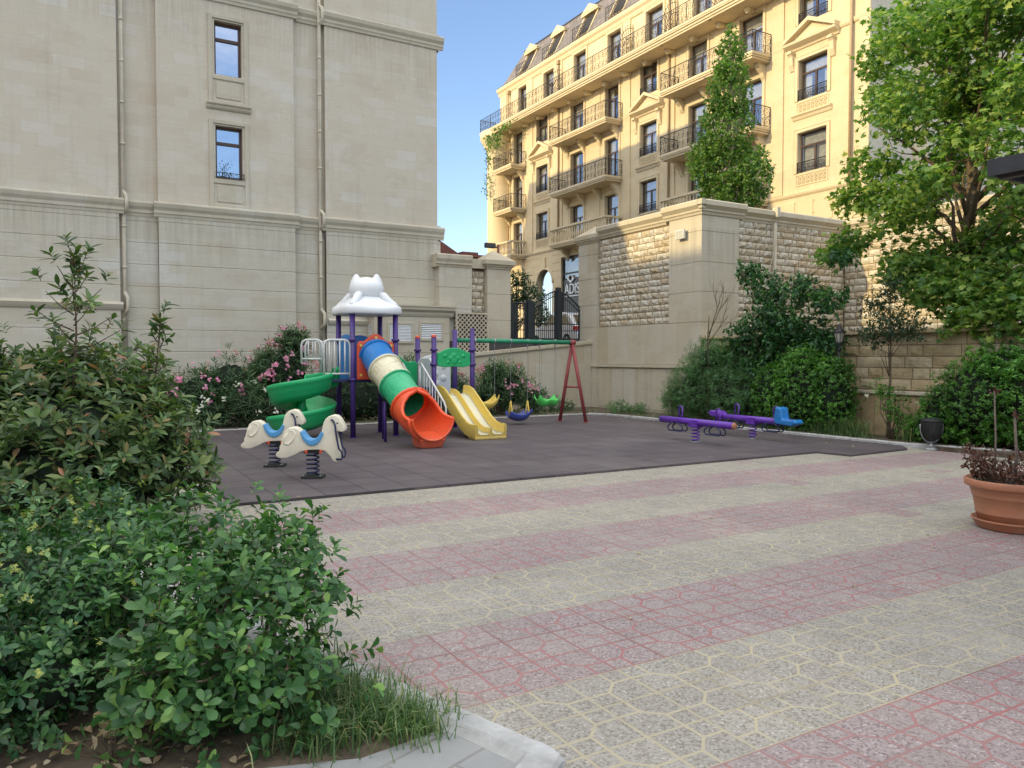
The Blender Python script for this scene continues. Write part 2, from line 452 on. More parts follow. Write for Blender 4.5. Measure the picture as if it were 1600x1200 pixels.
# ---- paving: bands of red and straw terrazzo tiles with a cast pattern
def pavemat():
    m, nt, b, out = newmat('patterned_paving'); g = N(nt)
    p = g.pos(); x, y, z = g.sep(p)
    TX, TY = .314, .303
    u = g.math('DIVIDE', g.math('SUBTRACT', x, 1.40), TX)
    v = g.math('DIVIDE', g.math('SUBTRACT', y, 3.01), TY)
    iu = g.math('FLOOR', u); iv = g.math('FLOOR', v)
    fu = g.math('FRACT', u); fv = g.math('FRACT', v)
    fu = g.math('SUBTRACT', u, iu); fv = g.math('SUBTRACT', v, iv)
    wn = g.n('ShaderNodeTexWhiteNoise', noise_dimensions='2D')
    nt.links.new(g.comb(g.math('ADD', iu, 41.0), g.math('ADD', iv, 23.0)), wn.inputs['Vector'])
    rnd = wn.outputs['Value']; rc = g.sep(wn.outputs['Color'])
    # mirrored by parity, a few tiles laid the wrong way round
    pu = g.math('FLOORED_MODULO', g.math('ADD', iu, g.math('GREATER_THAN', rc[1], .88)), 2.0)
    pv = g.math('FLOORED_MODULO', g.math('ADD', iv, g.math('GREATER_THAN', rc[2], .88)), 2.0)
    def mir(f, k):
        return g.math('ADD', g.math('MULTIPLY', f, g.math('SUBTRACT', 1.0, k)), g.math('MULTIPLY', g.math('SUBTRACT', 1.0, f), k))
    a = mir(fu, pu); c = mir(fv, pv)
    A, B = .38, .64
    def band(e, wd): return g.math('LESS_THAN', g.math('ABSOLUTE', e), wd)
    W = .024
    def line(coord, pos, other, lo, hi, wd=W):
        return g.math('MULTIPLY', band(g.math('SUBTRACT', coord, pos), wd),
                      g.math('MULTIPLY', g.math('GREATER_THAN', other, lo), g.math('LESS_THAN', other, hi)))
    ls = [line(a, A, c, B, 1.01), line(c, A, a, B, 1.01), line(c, B, a, -.01, A), line(a, B, c, -.01, A)]
    diag = g.math('SUBTRACT', g.math('ADD', a, c), A + B)
    ind = g.math('MULTIPLY', band(diag, W * 1.4), g.math('MULTIPLY', g.math('GREATER_THAN', a, A - .01), g.math('GREATER_THAN', c, A - .01)))
    ls.append(ind)
    gr = ls[0]
    for l in ls[1:]: gr = g.math('MAXIMUM', gr, l)
    ed = g.math('MINIMUM', g.math('MINIMUM', fu, g.math('SUBTRACT', 1.0, fu)), g.math('MINIMUM', fv, g.math('SUBTRACT', 1.0, fv)))
    edge = g.math('LESS_THAN', ed, .022)
    gr = g.math('MAXIMUM', gr, edge)
    joint = g.math('MULTIPLY', g.math('LESS_THAN', ed, .008), g.mapr(g.noise(p, 1.3, 2, .5), .45, .6, .1, 1))
    # band colour: three tile rows per band
    bandi = g.math('FLOORED_MODULO', g.math('FLOOR', g.math('DIVIDE', iv, 3.0)), 2.0)   # 0 red, 1 straw
    flip = g.math('GREATER_THAN', rnd, .996)
    isred = g.math('ABSOLUTE', g.math('SUBTRACT', g.math('SUBTRACT', 1.0, bandi), flip))
    wear = g.noise(p, .8, 4, .6)
    wear2 = g.noise(p, 3.2, 4, .6)
    redg = g.mix(g.mapr(wear, .35, .65, 0, 1), (.42, .17, .175), (.39, .23, .23))
    yelg = g.mix(g.mapr(wear, .35, .65, 0, 1), (.54, .48, .33), (.48, .44, .33))
    groove = g.mix(isred, yelg, redg)
    # exposed aggregate
    vo = g.n('ShaderNodeTexVoronoi'); vo.inputs['Scale'].default_value = 98
    nt.links.new(g.comb(x, y, 0.0), vo.inputs['Vector'])
    ag = g.sep(vo.outputs['Color'])[0]
    aggr = g.ramp(ag, [(0, (.05, .05, .055)), (.2, (.17, .17, .18)), (.45, (.36, .36, .36)), (.93, (.44, .44, .44)), (1, (.75, .75, .75))])
    redf = g.mix(.48, aggr, (.40, .27, .275)); yelf = g.mix(.44, aggr, (.44, .395, .31))
    face = g.mix(isred, yelf, redf)
    face = g.mix(g.mapr(rnd, 0, 1, 0, .22), face, (.27, .245, .22))
    face = g.mix(g.mapr(rc[1], .6, 1, 0, .25), face, (.50, .46, .40))
    face = g.mix(g.mapr(g.noise(p, 1.1, 5, .65), .52, .72, 0, .35), face, (.47, .45, .41))
    col = g.mix(gr, face, groove)
    col = g.mix(g.math('MULTIPLY', joint, g.mapr(g.noise(p, .6, 3, .6), .4, .6, .1, .75)), col, (.12, .10, .09))
    col = g.mix(g.mapr(wear2, .55, .8, 0, .3), col, (.24, .22, .2))
    edn = g.mapr(ed, .0, .09, .20, 0); col = g.mix(g.math('MULTIPLY', edn, g.mapr(g.noise(p, 2.1, 4, .7), .45, .65, 0, 1)), col, (.13, .115, .10))
    sp = g.noise(p, 7, 2, .5); col = g.mix(g.mapr(sp, .73, .76, 0, .5), col, (.14, .13, .12))
    pt = g.noise(p, .35, 4, .6); col = g.mix(1.0, col, g.mix(g.mapr(pt, .35, .65, 0, 1), (.78, .78, .78), (.92, .91, .88)), 'MULTIPLY')
    nt.links.new(col, b.inputs['Base Color'])
    nt.links.new(g.mapr(wear2, .3, .7, .55, .85), b.inputs['Roughness'])
    b.inputs['Specular IOR Level'].default_value = .35
    h = g.math('SUBTRACT', g.math('MULTIPLY', ag, .12), g.math('ADD', gr, joint))
    tilt = g.math('MULTIPLY', rnd, .5)
    nt.links.new(g.bump(g.math('ADD', h, tilt), .55, .004), b.inputs['Normal'])
    return m
M['paving'] = pavemat()

def rubbermat():
    m, nt, b, out = newmat('rubber_tiles'); g = N(nt)
    p = g.pos(); x, y, z = g.sep(p)
    u = g.math('DIVIDE', g.math('SUBTRACT', x, 1.46), .5); 
    v = g.math('DIVIDE', g.math('SUBTRACT', y, 8.38), .5)
    iu = g.math('FLOOR', u); iv = g.math('FLOOR', v)
    fu = g.math('SUBTRACT', u, iu); fv = g.math('SUBTRACT', v, iv)
    wn = g.n('ShaderNodeTexWhiteNoise', noise_dimensions='2D'); nt.links.new(g.comb(iu, iv), wn.inputs['Vector'])
    ed = g.math('MINIMUM', g.math('MINIMUM', fu, g.math('SUBTRACT', 1.0, fu)), g.math('MINIMUM', fv, g.math('SUBTRACT', 1.0, fv)))
    c = g.mix(g.mapr(wn.outputs['Value'], 0, 1, 0, 1), (.072, .058, .066), (.104, .082, .090))
    c = g.mix(g.mapr(g.noise(p, 1.1, 5, .65), .4, .7, 0, .5), c, (.12, .105, .115))
    # dusty pale stains and scuffs
    st = g.noise(g.comb(g.math('MULTIPLY', x, 1.0), g.math('MULTIPLY', y, 1.6), 0.0), .9, 6, .75)
    c = g.mix(g.mapr(st, .62, .72, 0, .55), c, (.27, .25, .23))
    ch = g.noise(p, 5, 3, .9)
    c = g.mix(g.mapr(ch, .70, .76, 0, .4), c, (.42, .42, .42))
    c = g.mix(g.mapr(g.noise(p, 60, 2, .5), .3, .7, .25, 0), c, (.04, .035, .04))
    c = g.mix(g.math('MULTIPLY', g.math('LESS_THAN', ed, .018), .85), c, (.025, .02, .024))
    c = g.mix(g.mapr(g.noise(p, .5, 3, .6), .5, .7, 0, .35), c, (.19, .17, .165))
    nt.links.new(c, b.inputs['Base Color'])
    b.inputs['Roughness'].default_value = .72
    h = g.math('ADD', g.mapr(ed, 0, .03, 0, 1), g.math('MULTIPLY', g.noise(p, 120, 2, .5), .3))
    nt.links.new(g.bump(h, .4, .008), b.inputs['Normal'])
    return m
M['rubber'] = rubbermat()

def greypave():
    m, nt, b, out = newmat('grey_pavers'); g = N(nt); p = g.pos(); x, y, z = g.sep(p)
    br = g.n('ShaderNodeTexBrick')
    r = g.math('ADD', g.math('MULTIPLY', x, .94), g.math('MULTIPLY', y, .34)); q = g.math('SUBTRACT', g.math('MULTIPLY', y, .94), g.math('MULTIPLY', x, .34))
    nt.links.new(g.comb(r, q, 0.0), br.inputs['Vector'])
    br.inputs['Scale'].default_value = 1; br.inputs['Brick Width'].default_value = .34; br.inputs['Row Height'].default_value = .2
    br.inputs['Mortar Size'].default_value = .008
    br.inputs['Color1'].default_value = (.24, .25, .26, 1); br.inputs['Color2'].default_value = (.32, .325, .32, 1); br.inputs['Mortar'].default_value = (.2, .2, .19, 1)
    c = g.mix(g.mapr(g.noise(p, 4, 5, .7), .4, .7, 0, .4), br.outputs[0], (.38, .38, .36))
    nt.links.new(c, b.inputs['Base Color']); b.inputs['Roughness'].default_value = .85
    nt.links.new(g.bump(g.math('SUBTRACT', g.math('MULTIPLY', g.noise(p, 60, 4, .7), .4), br.outputs['Fac']), .4, .006), b.inputs['Normal'])
    return m
M['greypave'] = greypave()
M['ground'] = simple('bare_ground', (.16, .14, .11), .95, var=.3, scale=2)

# foliage materials
G = {}
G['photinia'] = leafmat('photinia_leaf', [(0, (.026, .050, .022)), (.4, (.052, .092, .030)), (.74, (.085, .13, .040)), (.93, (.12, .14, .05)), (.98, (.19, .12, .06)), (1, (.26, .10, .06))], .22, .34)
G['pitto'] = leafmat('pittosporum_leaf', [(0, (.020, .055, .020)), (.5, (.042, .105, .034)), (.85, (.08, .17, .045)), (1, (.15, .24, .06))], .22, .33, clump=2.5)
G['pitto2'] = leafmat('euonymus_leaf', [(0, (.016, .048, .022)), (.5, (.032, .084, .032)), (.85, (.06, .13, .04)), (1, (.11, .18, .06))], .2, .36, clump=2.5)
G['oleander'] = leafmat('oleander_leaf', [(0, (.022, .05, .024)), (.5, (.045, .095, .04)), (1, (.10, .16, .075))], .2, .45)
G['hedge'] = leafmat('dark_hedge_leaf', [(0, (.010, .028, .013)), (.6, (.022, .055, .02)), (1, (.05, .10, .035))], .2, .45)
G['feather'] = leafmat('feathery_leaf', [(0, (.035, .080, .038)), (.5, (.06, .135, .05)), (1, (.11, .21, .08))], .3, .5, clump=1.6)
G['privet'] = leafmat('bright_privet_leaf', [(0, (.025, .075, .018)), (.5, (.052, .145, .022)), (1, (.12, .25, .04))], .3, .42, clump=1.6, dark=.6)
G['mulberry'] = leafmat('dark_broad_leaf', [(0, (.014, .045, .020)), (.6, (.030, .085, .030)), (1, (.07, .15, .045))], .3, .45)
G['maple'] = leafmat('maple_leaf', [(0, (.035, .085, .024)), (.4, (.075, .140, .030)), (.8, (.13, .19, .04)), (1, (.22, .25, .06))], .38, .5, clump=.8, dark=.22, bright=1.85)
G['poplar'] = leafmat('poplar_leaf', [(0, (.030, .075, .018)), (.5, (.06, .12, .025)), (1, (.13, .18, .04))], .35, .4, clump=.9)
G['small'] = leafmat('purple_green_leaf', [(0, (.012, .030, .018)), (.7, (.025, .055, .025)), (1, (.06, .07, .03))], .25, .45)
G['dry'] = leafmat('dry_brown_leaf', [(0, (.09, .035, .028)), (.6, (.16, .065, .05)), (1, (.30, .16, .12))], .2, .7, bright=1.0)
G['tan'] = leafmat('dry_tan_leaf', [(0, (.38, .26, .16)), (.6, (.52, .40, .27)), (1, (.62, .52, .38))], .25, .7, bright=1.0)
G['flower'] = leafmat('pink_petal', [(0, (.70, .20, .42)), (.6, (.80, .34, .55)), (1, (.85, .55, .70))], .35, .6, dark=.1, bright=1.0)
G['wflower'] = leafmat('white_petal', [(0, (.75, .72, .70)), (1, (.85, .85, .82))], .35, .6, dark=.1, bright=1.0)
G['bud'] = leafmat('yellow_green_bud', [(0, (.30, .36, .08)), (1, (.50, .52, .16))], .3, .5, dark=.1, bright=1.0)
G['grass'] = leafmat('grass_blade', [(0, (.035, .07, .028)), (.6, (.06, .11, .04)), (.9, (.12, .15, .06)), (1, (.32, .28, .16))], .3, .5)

# ================================================================ SETTING
R = random.Random(5)
mb = MB(); mb.box(-400, 400, -400, 400, -.30, -.02); struct('ground', mb, M['ground'])
mb = MB(); mb.quad((-40, -40, 0), (12.62, -40, 0), (12.62, 17.25, 0), (-40, 17.25, 0)); struct('paved_plaza', mb, M['paving'])
# rubber playground surface 22 mm thick with a notch at its right front corner
mb = MB()
mb.prism([(1.46, 8.38), (10.56, 8.34), (10.66, 7.78), (12.25, 7.86), (12.58, 8.15), (12.42, 12.6), (12.38, 16.6), (12.1, 17.0), (2.3, 17.02), (1.44, 17.02)], 2, .003, .030)
struct('rubber_surface', mb, M['rubber'])
# planting beds
mb = MB(); mb.box(-6, 12.7, 17.17, 19.3, -.02, .05); mb.box(12.72, 14.0, -6, 19.3, -.02, .06); struct('planting_bed', mb, M['soil'])
mb = MB(); mb.box(14.2, 19.6, -6, 14.6, -.02, 2.02); struct('terrace', mb, M['soil'])
mb = MB()
mb.box(12.0, 60, 19.98, 90, -.02, 2.06); mb.box(14.3, 60, 14.9, 19.98, -.02, 2.06); mb.box(9.3, 12.0, 19.5, 90, -.02, 2.04); mb.box(19.9, 60, -20, 14.9, -.02, 2.06)
struct('street', mb, M['asphalt'])

def kerb(name, pts, wdt, h, mats, piece=.98, seed=1, slope=0.0):
    """kerb stones laid end to end along a polyline"""
    rr = random.Random(seed); mb = MB()
    for (x0, y0), (x1, y1) in zip(pts, pts[1:]):
        L = math.hypot(x1 - x0, y1 - y0); n = max(1, round(L / piece)); dx, dy = (x1 - x0) / L, (y1 - y0) / L
        nx, ny = -dy, dx
        for i in range(n):
            a, b = L * i / n + .004, L * (i + 1) / n - .004
            o = rr.uniform(-.006, .006); hh = h + rr.uniform(-.006, .006); ns = 14
            k = 6; vs = []
            for q_ in range(ns + 1):
                t = a + (b - a) * q_ / ns; e = .006 if q_ in (0, ns) else 0
                j1, j2 = rr.uniform(0, .004), rr.uniform(0, .004)
                if rr.random() < .08: j1 += .014
                sec = [(0, -.05), (0, hh - .012 - j1 - e), (.012 + j1, hh - e + rr.uniform(-.002, .001)), (wdt - (.014 + j2) * (1 if wdt > 0 else -1) - slope, hh - e + rr.uniform(-.002, .001)), (wdt, hh - .012 - slope * .8 - j2 - e), (wdt, -.05)]
                if wdt < 0: sec[2] = (-.012 - j1, sec[2][1])
                for q, zz in sec: vs.append((x0 + dx * t + nx * (q + o), y0 + dy * t + ny * (q + o), zz))
            fs = [tuple(range(k)), tuple(range((ns + 1) * k - 1, ns * k - 1, -1))] + [(m_ * k + j, (m_ + 1) * k + j, (m_ + 1) * k + (j + 1) % k, m_ * k + (j + 1) % k) for m_ in range(ns) for j in range(k)]
            mb.add(vs, fs, False)
    return struct(name, mb, mats)
kerb('kerb', [(12.1, 17.14), (-4, 17.14)][::-1] and [(12.2, 17.02), (-4, 17.02)], -.13, .055, M['concrete'], 1.0, 2)
kerb('kerb', [(13.05, -6), (13.02, 6.6), (12.60, 8.1), (12.52, 12.5), (12.42, 16.6), (12.2, 17.02)], -.13, .075, M['kerbwhite'], 1.0, 3)
# kerb of the near planting bed, chamfered towards the planting
kerb('kerb', [(1.62, 2.40), (1.17, 3.75), (.55, 5.6), (-.6, 9.2)], .17, .055, M['kerbwhite'], .9, 4, slope=.05)
kerb('kerb', [(1.62, 2.40), (1.14, 2.02), (.2, 1.3)], -.15, .045, M['kerbwhite'], .9, 6)
mb = MB()
mb.add([(1.46, 2.42, .012), (1.05, 3.72, .012), (.42, 5.6, .012), (-.75, 9.2, .012), (-8, 9.2, .012), (-8, 3.0, .012), (.55, 2.9, .012), (1.0, 2.72, .012)], [tuple(range(8))], False)
struct('planting_bed', mb, M['soil'])
mb = MB(); mb.add([(1.52, 2.40, .016), (1.36, 2.86, .016), (.95, 2.80, .016), (.5, 2.95, .016), (-6, 3.1, .016), (-6, -2, .016), (.2, 1.3, .016), (1.1, 2.0, .016)], [tuple(range(8))], False)
struct('footpath', mb, M['greypave'])

# ================================================================ wall helpers
def wallgrid(mb, ax, c, u0, u1, z0, z1, holes, depth, sgn, cuts=()):
    """vertical wall in plane ax=c with real openings; reveals go 'depth' along +sgn*axis"""
    us = sorted(set([u0, u1] + [h[0] for h in holes] + [h[1] for h in holes] + list(cuts)))
    zs = sorted(set([z0, z1] + [h[2] for h in holes] + [h[3] for h in holes]))
    us = [q for q in us if u0 <= q <= u1]; zs = [q for q in zs if z0 <= q <= z1]
    def P(u, z, d=0.0):
        return (c + d, u, z) if ax == 0 else (u, c + d, z)
    for a, b in zip(us, us[1:]):
        for p, q in zip(zs, zs[1:]):
            mu, mz = (a + b) / 2, (p + q) / 2
            if any(h[0] < mu < h[1] and h[2] < mz < h[3] for h in holes): continue
            mb.quad(P(a, p), P(b, p), P(b, q), P(a, q))
    D = depth * sgn
    for h in holes:
        a, b, p, q = h[:4]
        mb.quad(P(a, p), P(a, p, D), P(a, q, D), P(a, q)); mb.quad(P(b, p), P(b, q), P(b, q, D), P(b, p, D))
        mb.quad(P(a, p), P(b, p), P(b, p, D), P(a, p, D)); mb.quad(P(a, q), P(a, q, D), P(b, q, D), P(b, q))

# moulding profile: list of (protrusion, z)
def moulding(mb, ax, c, sgn, u0, u1, prof, ends=True):
    """profile extruded along u; protrudes to -sgn side of the wall (towards the viewer)"""
    poly = [(0.0, prof[0][1])] + list(prof) + [(0.0, prof[-1][1])]
    n = len(poly); vs = []
    for u in (u0, u1):
        for d, z in poly:
            vs.append((c - sgn * d, u, z) if ax == 0 else (u, c - sgn * d, z))
    fs = [(i, i + n, i + 1 + n, i + 1) for i in range(n - 1)]
    if ends: fs += [tuple(range(n)), tuple(range(2 * n - 1, n - 1, -1))]
    mb.add(vs, fs, False)

def cornice(z0, z1, d, steps=4):
    pr = []
    for i in range(steps):
        t = i / steps; t2 = (i + 1) / steps
        dd = d * (.25 + .75 * t2 ** 1.3)
        pr += [(dd, z0 + (z1 - z0) * (t * .8)), (dd, z0 + (z1 - z0) * (t2 * .8))]
    pr += [(d, z1 - .03), (d * .8, z1)]
    return pr

# ================================================================ LEFT STONE BUILDING
LB = thing('stone_building', 'tall pale limestone building with two narrow brown windows and cream downpipes behind the playground', 'building', (9.2, 20, 0))
secs = [(-30, 1.07, 20.0), (1.07, 1.90, 20.16), (1.90, 5.11, 20.0), (5.11, 5.92, 20.16), (5.92, 9.20, 20.0)]
ZT = 12.6
wh = [(3.20, 3.84, 5.96, 7.25), (3.20, 3.84, 8.48, 9.78)]
up = MB()
for a, b, y in secs:
    b2 = b - .08 if b > 9 else b
    hs = wh if a == 1.90 else []
    wallgrid(up, 1, y + .03, a, b2, 5.2, ZT, hs, .22, 1)
up.quad((1.07, 20.03, 5), (1.07, 20.19, 5), (1.07, 20.19, ZT), (1.07, 20.03, ZT)); up.quad((1.90, 20.03, 5), (1.90, 20.19, 5), (1.90, 20.19, ZT), (1.90, 20.03, ZT))
up.quad((5.11, 20.03, 5), (5.11, 20.19, 5), (5.11, 20.19, ZT), (5.11, 20.03, ZT)); up.quad((5.92, 20.03, 5), (5.92, 20.19, 5), (5.92, 20.19, ZT), (5.92, 20.03, ZT))
up.quad((9.12, 20.03, 0), (9.12, 29, 0), (9.12, 29, ZT), (9.12, 20.03, ZT))
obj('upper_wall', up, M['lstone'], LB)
lo = MB()
gz = [-.1, .69, 1.20, 1.71, 2.23, 2.74, 3.25, 3.77, 4.28, 4.79]
for a, b, y in secs:
    for z0, z1 in zip(gz, gz[1:]):
        lo.prism([(y + .05, z0), (y + .012, z0 + .0), (y, z0 + .012), (y, z1 - .014), (y + .014, z1), (y + .05, z1)], 0, a, b)
    lo.quad((a, y + .03, 0), (b, y + .03, 0), (b, y + .03, 5.0), (a, y + .03, 5.0))
    lo.prism([(y + .2, 4.792), (y, 4.792), (y, 5.0), (y + .2, 5.0)], 0, a, b)
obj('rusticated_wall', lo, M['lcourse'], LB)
tr = MB()
for a, b, y in secs:
    bb = b + .0
    e = .10 if b > 9 else 0
    a2 = a - (.10 if y < 20.1 and a > -20 else 0); b2 = b + (.10 if y < 20.1 else 0)
    if y > 20.1: a2, b2 = a + .10, b - .10
    moulding(tr, 1, y + .02, 1, a2, b2, [(.03, 4.90), (.04, 4.96), (.06, 4.98), (.06, 5.05), (.10, 5.12), (.12, 5.20), (.11, 5.23), (.04, 5.26)])
    moulding(tr, 1, y + .03, 1, a2, b2, [(.03, 10.22), (.04, 10.28), (.06, 10.31), (.06, 10.37), (.11, 10.44), (.13, 10.53), (.12, 10.56), (.04, 10.60)])
# end returns along the right side
moulding(tr, 0, 9.14, -1, 20.0, 29, [(.04, 4.86), (.09, 4.97), (.09, 5.04), (.17, 5.22), (.05, 5.29)])
moulding(tr, 0, 9.14, -1, 20.0, 29, [(.04, 10.18), (.09, 10.30), (.17, 10.55), (.04, 10.63)])
moulding(tr, 1, 20.0, 1, -30, 1.13, [(.03, 2.68), (.06, 2.73), (.09, 2.80), (.03, 2.86)])
moulding(tr, 1, 20.0, 1, 5.95, 7.2, [(.03, 2.44), (.06, 2.49), (.08, 2.55), (.03, 2.60)])
obj('cornice', tr, M['ltrim'], LB)
rf = MB(); rf.box(-30, 9.1, 20.2, 29, ZT - .05, ZT + .05); obj('roof', rf, M['concrete'], LB)
# added unseen wing: taller, hipped end, shaped to shade the hotel across the street
wing = MB()
y0w, y1w = 27.9, 50.6
wing.add([(9.0, y0w, 0), (9.0, y1w, 0), (-8, y1w, 0), (-8, y0w, 0), (9.0, y0w, 15.8), (9.0, y1w, 17.0), (-8, y1w, 17.0), (-8, y0w, 15.8),
          (9.0, y0w + 1.2, 20.8), (9.0, y1w - 1.0, 20.8), (-6, y1w - 1.0, 20.8), (-6, y0w + 1.2, 20.8)],
         [(0, 3, 7, 4), (0, 4, 8, 9, 5, 1), (1, 5, 6, 2), (3, 2, 6, 10, 11, 7), (4, 7, 11, 8), (5, 9, 10, 6), (8, 11, 10, 9)], False)
obj('shade_wing', wing, M['lstone'], LB)

def left_window(z0, z1, box):
    f = MB(); y = 20.17
    a, b = 3.20, 3.84; t = .055
    f.box(a, a + t, y, y + .07, z0, z1); f.box(b - t, b, y, y + .07, z0, z1)
    f.box(a + t, b - t, y, y + .07, z1 - t, z1); f.box(a + t, b - t, y, y + .07, z0, z0 + t)
    zt = z0 + (z1 - z0) * .66
    f.box(a + t, b - t, y, y + .07, zt, zt + .075)
    W = obj('window', f, M['brownframe'], LB, bevel=.006)
    pn = MB(); pn.quad((a, y + .045, z0), (b, y + .045, z0), (b, y + .045, z1), (a, y + .045, z1)); obj('pane', pn, M['glassdark'], W)
    cu = MB(); cu.quad((a, y + .2, z0 - .1), (b, y + .2, z0 - .1), (b, y + .2, z1), (a, y + .2, z1)); obj('room', cu, M['darkroom'], W)
    if box:
        rl = MB()
        rl.tube([(a - .02, 19.98, z0 + .14), (b + .04, 19.98, z0 + .14)], .008, 5); rl.tube([(a - .02, 19.98, z0 + .02), (b + .04, 19.98, z0 + .02)], .008, 5)
        for k in range(9): rl.tube([(a + .08 * k, 19.98, z0 + .02), (a + .08 * k, 19.98, z0 + .14)], .005, 4)
        for k in range(5):
            x = a + .04 + .145 * k
            rl.tube([(x + .045 * cos(t_ * .7), 19.98, z0 + .08 + .045 * sin(t_ * .7)) for t_ in range(9)], .005, 4, closed=True)
        obj('guard_rail', rl, M['iron'], W)
    # surround with recessed panel below
    s = MB(); Y = 20.03
    zb = z0 - .72
    s.box(a - .15, a - .045, Y - .035, Y + .01, zb, z1 + .13); s.box(b + .045, b + .15, Y - .035, Y + .01, zb, z1 + .13)
    s.box(a - .045, b + .045, Y - .035, Y + .01, z1 + .04, z1 + .13)
    s.box(a - .045, b + .045, Y - .032, Y + .01, z0 - .12, z0 - .02)
    s.box(a - .045, b + .045, Y - .032, Y + .01, zb, zb + .09)
    s.box(a + .03, b - .03, Y - .022, Y + .01, zb + .15, z0 - .18)
    obj('window_surround', s, M['ltrim'], W, bevel=.008)
    if z0 > 8:
        s = MB(); moulding(s, 1, Y, 1, a - .2, b + .2, [(.03, zb - .13), (.06, zb - .09), (.07, zb - .05), (.11, zb - .01), (.11, zb + .02)]); obj('sill', s, M['ltrim'], W)
left_window(8.48, 9.78, False); left_window(5.96, 7.25, True)
# little dark plant behind the lower pane's railing
pl = MB(); rr = random.Random(3)
for k in range(60):
    x = 3.3 + rr.random() * .3; z = 6.03 + rr.random() ** 1.6 * .38
    a_ = rr.random() * 6; s_ = .018
    pl.add([(x, 20.06, z), (x + s_ * cos(a_), 20.05, z + s_ * sin(a_)), (x + s_ * 2 * cos(a_ + .5), 20.06, z + s_ * 2 * sin(a_ + .5)), (x + s_ * cos(a_ + 1), 20.07, z + s_ * sin(a_ + 1))], [(0, 1, 2, 3)], False)
pl.tube([(3.42, 20.07, 5.98), (3.40, 20.07, 6.2), (3.45, 20.07, 6.36)], .006, 4)
tag(obj('window_plant', pl, G['hedge']), 'small dark trailing plant on the sill of the lower building window', 'plant')
def downpipe(x, elbows, zt, r=.045):
    p = MB(); pts = []; y = 20.08
    z = zt; pts.append((x, y, zt))
    for ze in elbows:
        pts += [(x, y, ze + .32), (x + .01, y - .02, ze + .26), (x + .05, y - .14, ze + .16), (x + .055, y - .15, ze - .1), (x + .01, y - .03, ze - .2), (x, y, ze - .26)]
    pts.append((x, y, 0))
    p.tube(pts, r, 10)
    z = .8
    while z < zt:
        if all(abs(z - e) > .5 for e in elbows):
            p.tube([(x, y, z), (x, y, z + .05)], r * 1.22, 10)
        z += .95
    obj('downpipe', p, M['pipe'], LB)
downpipe(1.17, [2.80, 5.15, 10.45], ZT); downpipe(5.79, [2.56, 5.15, 10.45], ZT)

# ================================================================ VENT HOUSE, LATTICE, BOUNDARY WALL, GATE
VH = thing('vent_house', 'low stone plant room with white louvred vents beside the lattice', 'utility building', (6.9, 19.6, 0))
b = MB()
X0, X1, Y0 = 7.06, 9.28, 19.58
zz = [0, .62, 1.16, 1.70, 2.24]
for z0, z1 in zip(zz, zz[1:] + [2.80]):
    b.box(X0, X1, Y0, 20.02, z0 + .012, z1)
    b.box(X0 + .015, X1 - .015, Y0 + .015, 20.02, z0, z0 + .012)
obj('wall', b, M['wstone'], VH)
b = MB(); moulding(b, 1, Y0, 1, X0 - .12, X1 + .12, [(.02, 2.70), (.05, 2.76), (.06, 2.82), (.13, 2.88), (.14, 2.96)]); b.box(X0 - .14, X1 + .14, Y0 - .16, 20.02, 2.962, 3.0)
b.box(X0 - .12, X0, Y0, 20.02, 2.8, 2.955)
obj('cornice', b, M['ltrim'], VH)
def louvre(mat_slat, u0, u1, z0, z1, ax=1, c=Y0, tilt=.03, n=9, dark=True):
    fr = MB()
    t = .07
    def bx(a, b_, p, q, d0, d1):
        if ax == 1: fr.box(a, b_, c + d0, c + d1, p, q)
        else: fr.box(c + d0, c + d1, a, b_, p, q)
    bx(u0 - t, u0, z0 - t, z1 + t, -.035, .0); bx(u1, u1 + t, z0 - t, z1 + t, -.035, 0)
    bx(u0, u1, z1, z1 + t, -.035, 0); bx(u0, u1, z0 - t, z0, -.035, 0)
    v = obj('vent', fr, M['ltrim'], VH, bevel=.01)
    sl = MB()
    for k in range(n):
        z = z0 + (z1 - z0) * (k + .15) / n; h = (z1 - z0) / n
        if ax == 1: sl.add([(u0, c - .03, z), (u1, c - .03, z), (u1, c - .006, z + h * .72), (u0, c - .006, z + h * .72)], [(0, 1, 2, 3)], False)
        else: sl.add([(c - .03, u0, z), (c - .03, u1, z), (c - .006, u1, z + h * .72), (c - .006, u0, z + h * .72)], [(0, 1, 2, 3)], False)
    obj('louvre', sl, M['white'], v)
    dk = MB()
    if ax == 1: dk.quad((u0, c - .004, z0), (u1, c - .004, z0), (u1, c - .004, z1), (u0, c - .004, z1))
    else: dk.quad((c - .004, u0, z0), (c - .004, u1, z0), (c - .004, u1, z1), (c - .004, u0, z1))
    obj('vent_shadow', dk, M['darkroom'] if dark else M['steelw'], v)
louvre(None, 7.5, 8.12, 2.02, 2.46, n=11, dark=False)
louvre(None, 8.42, 9.02, 2.10, 2.50, n=8)
louvre(None, 19.68, 19.92, 2.0, 2.5, ax=0, c=X0, n=9, dark=False)

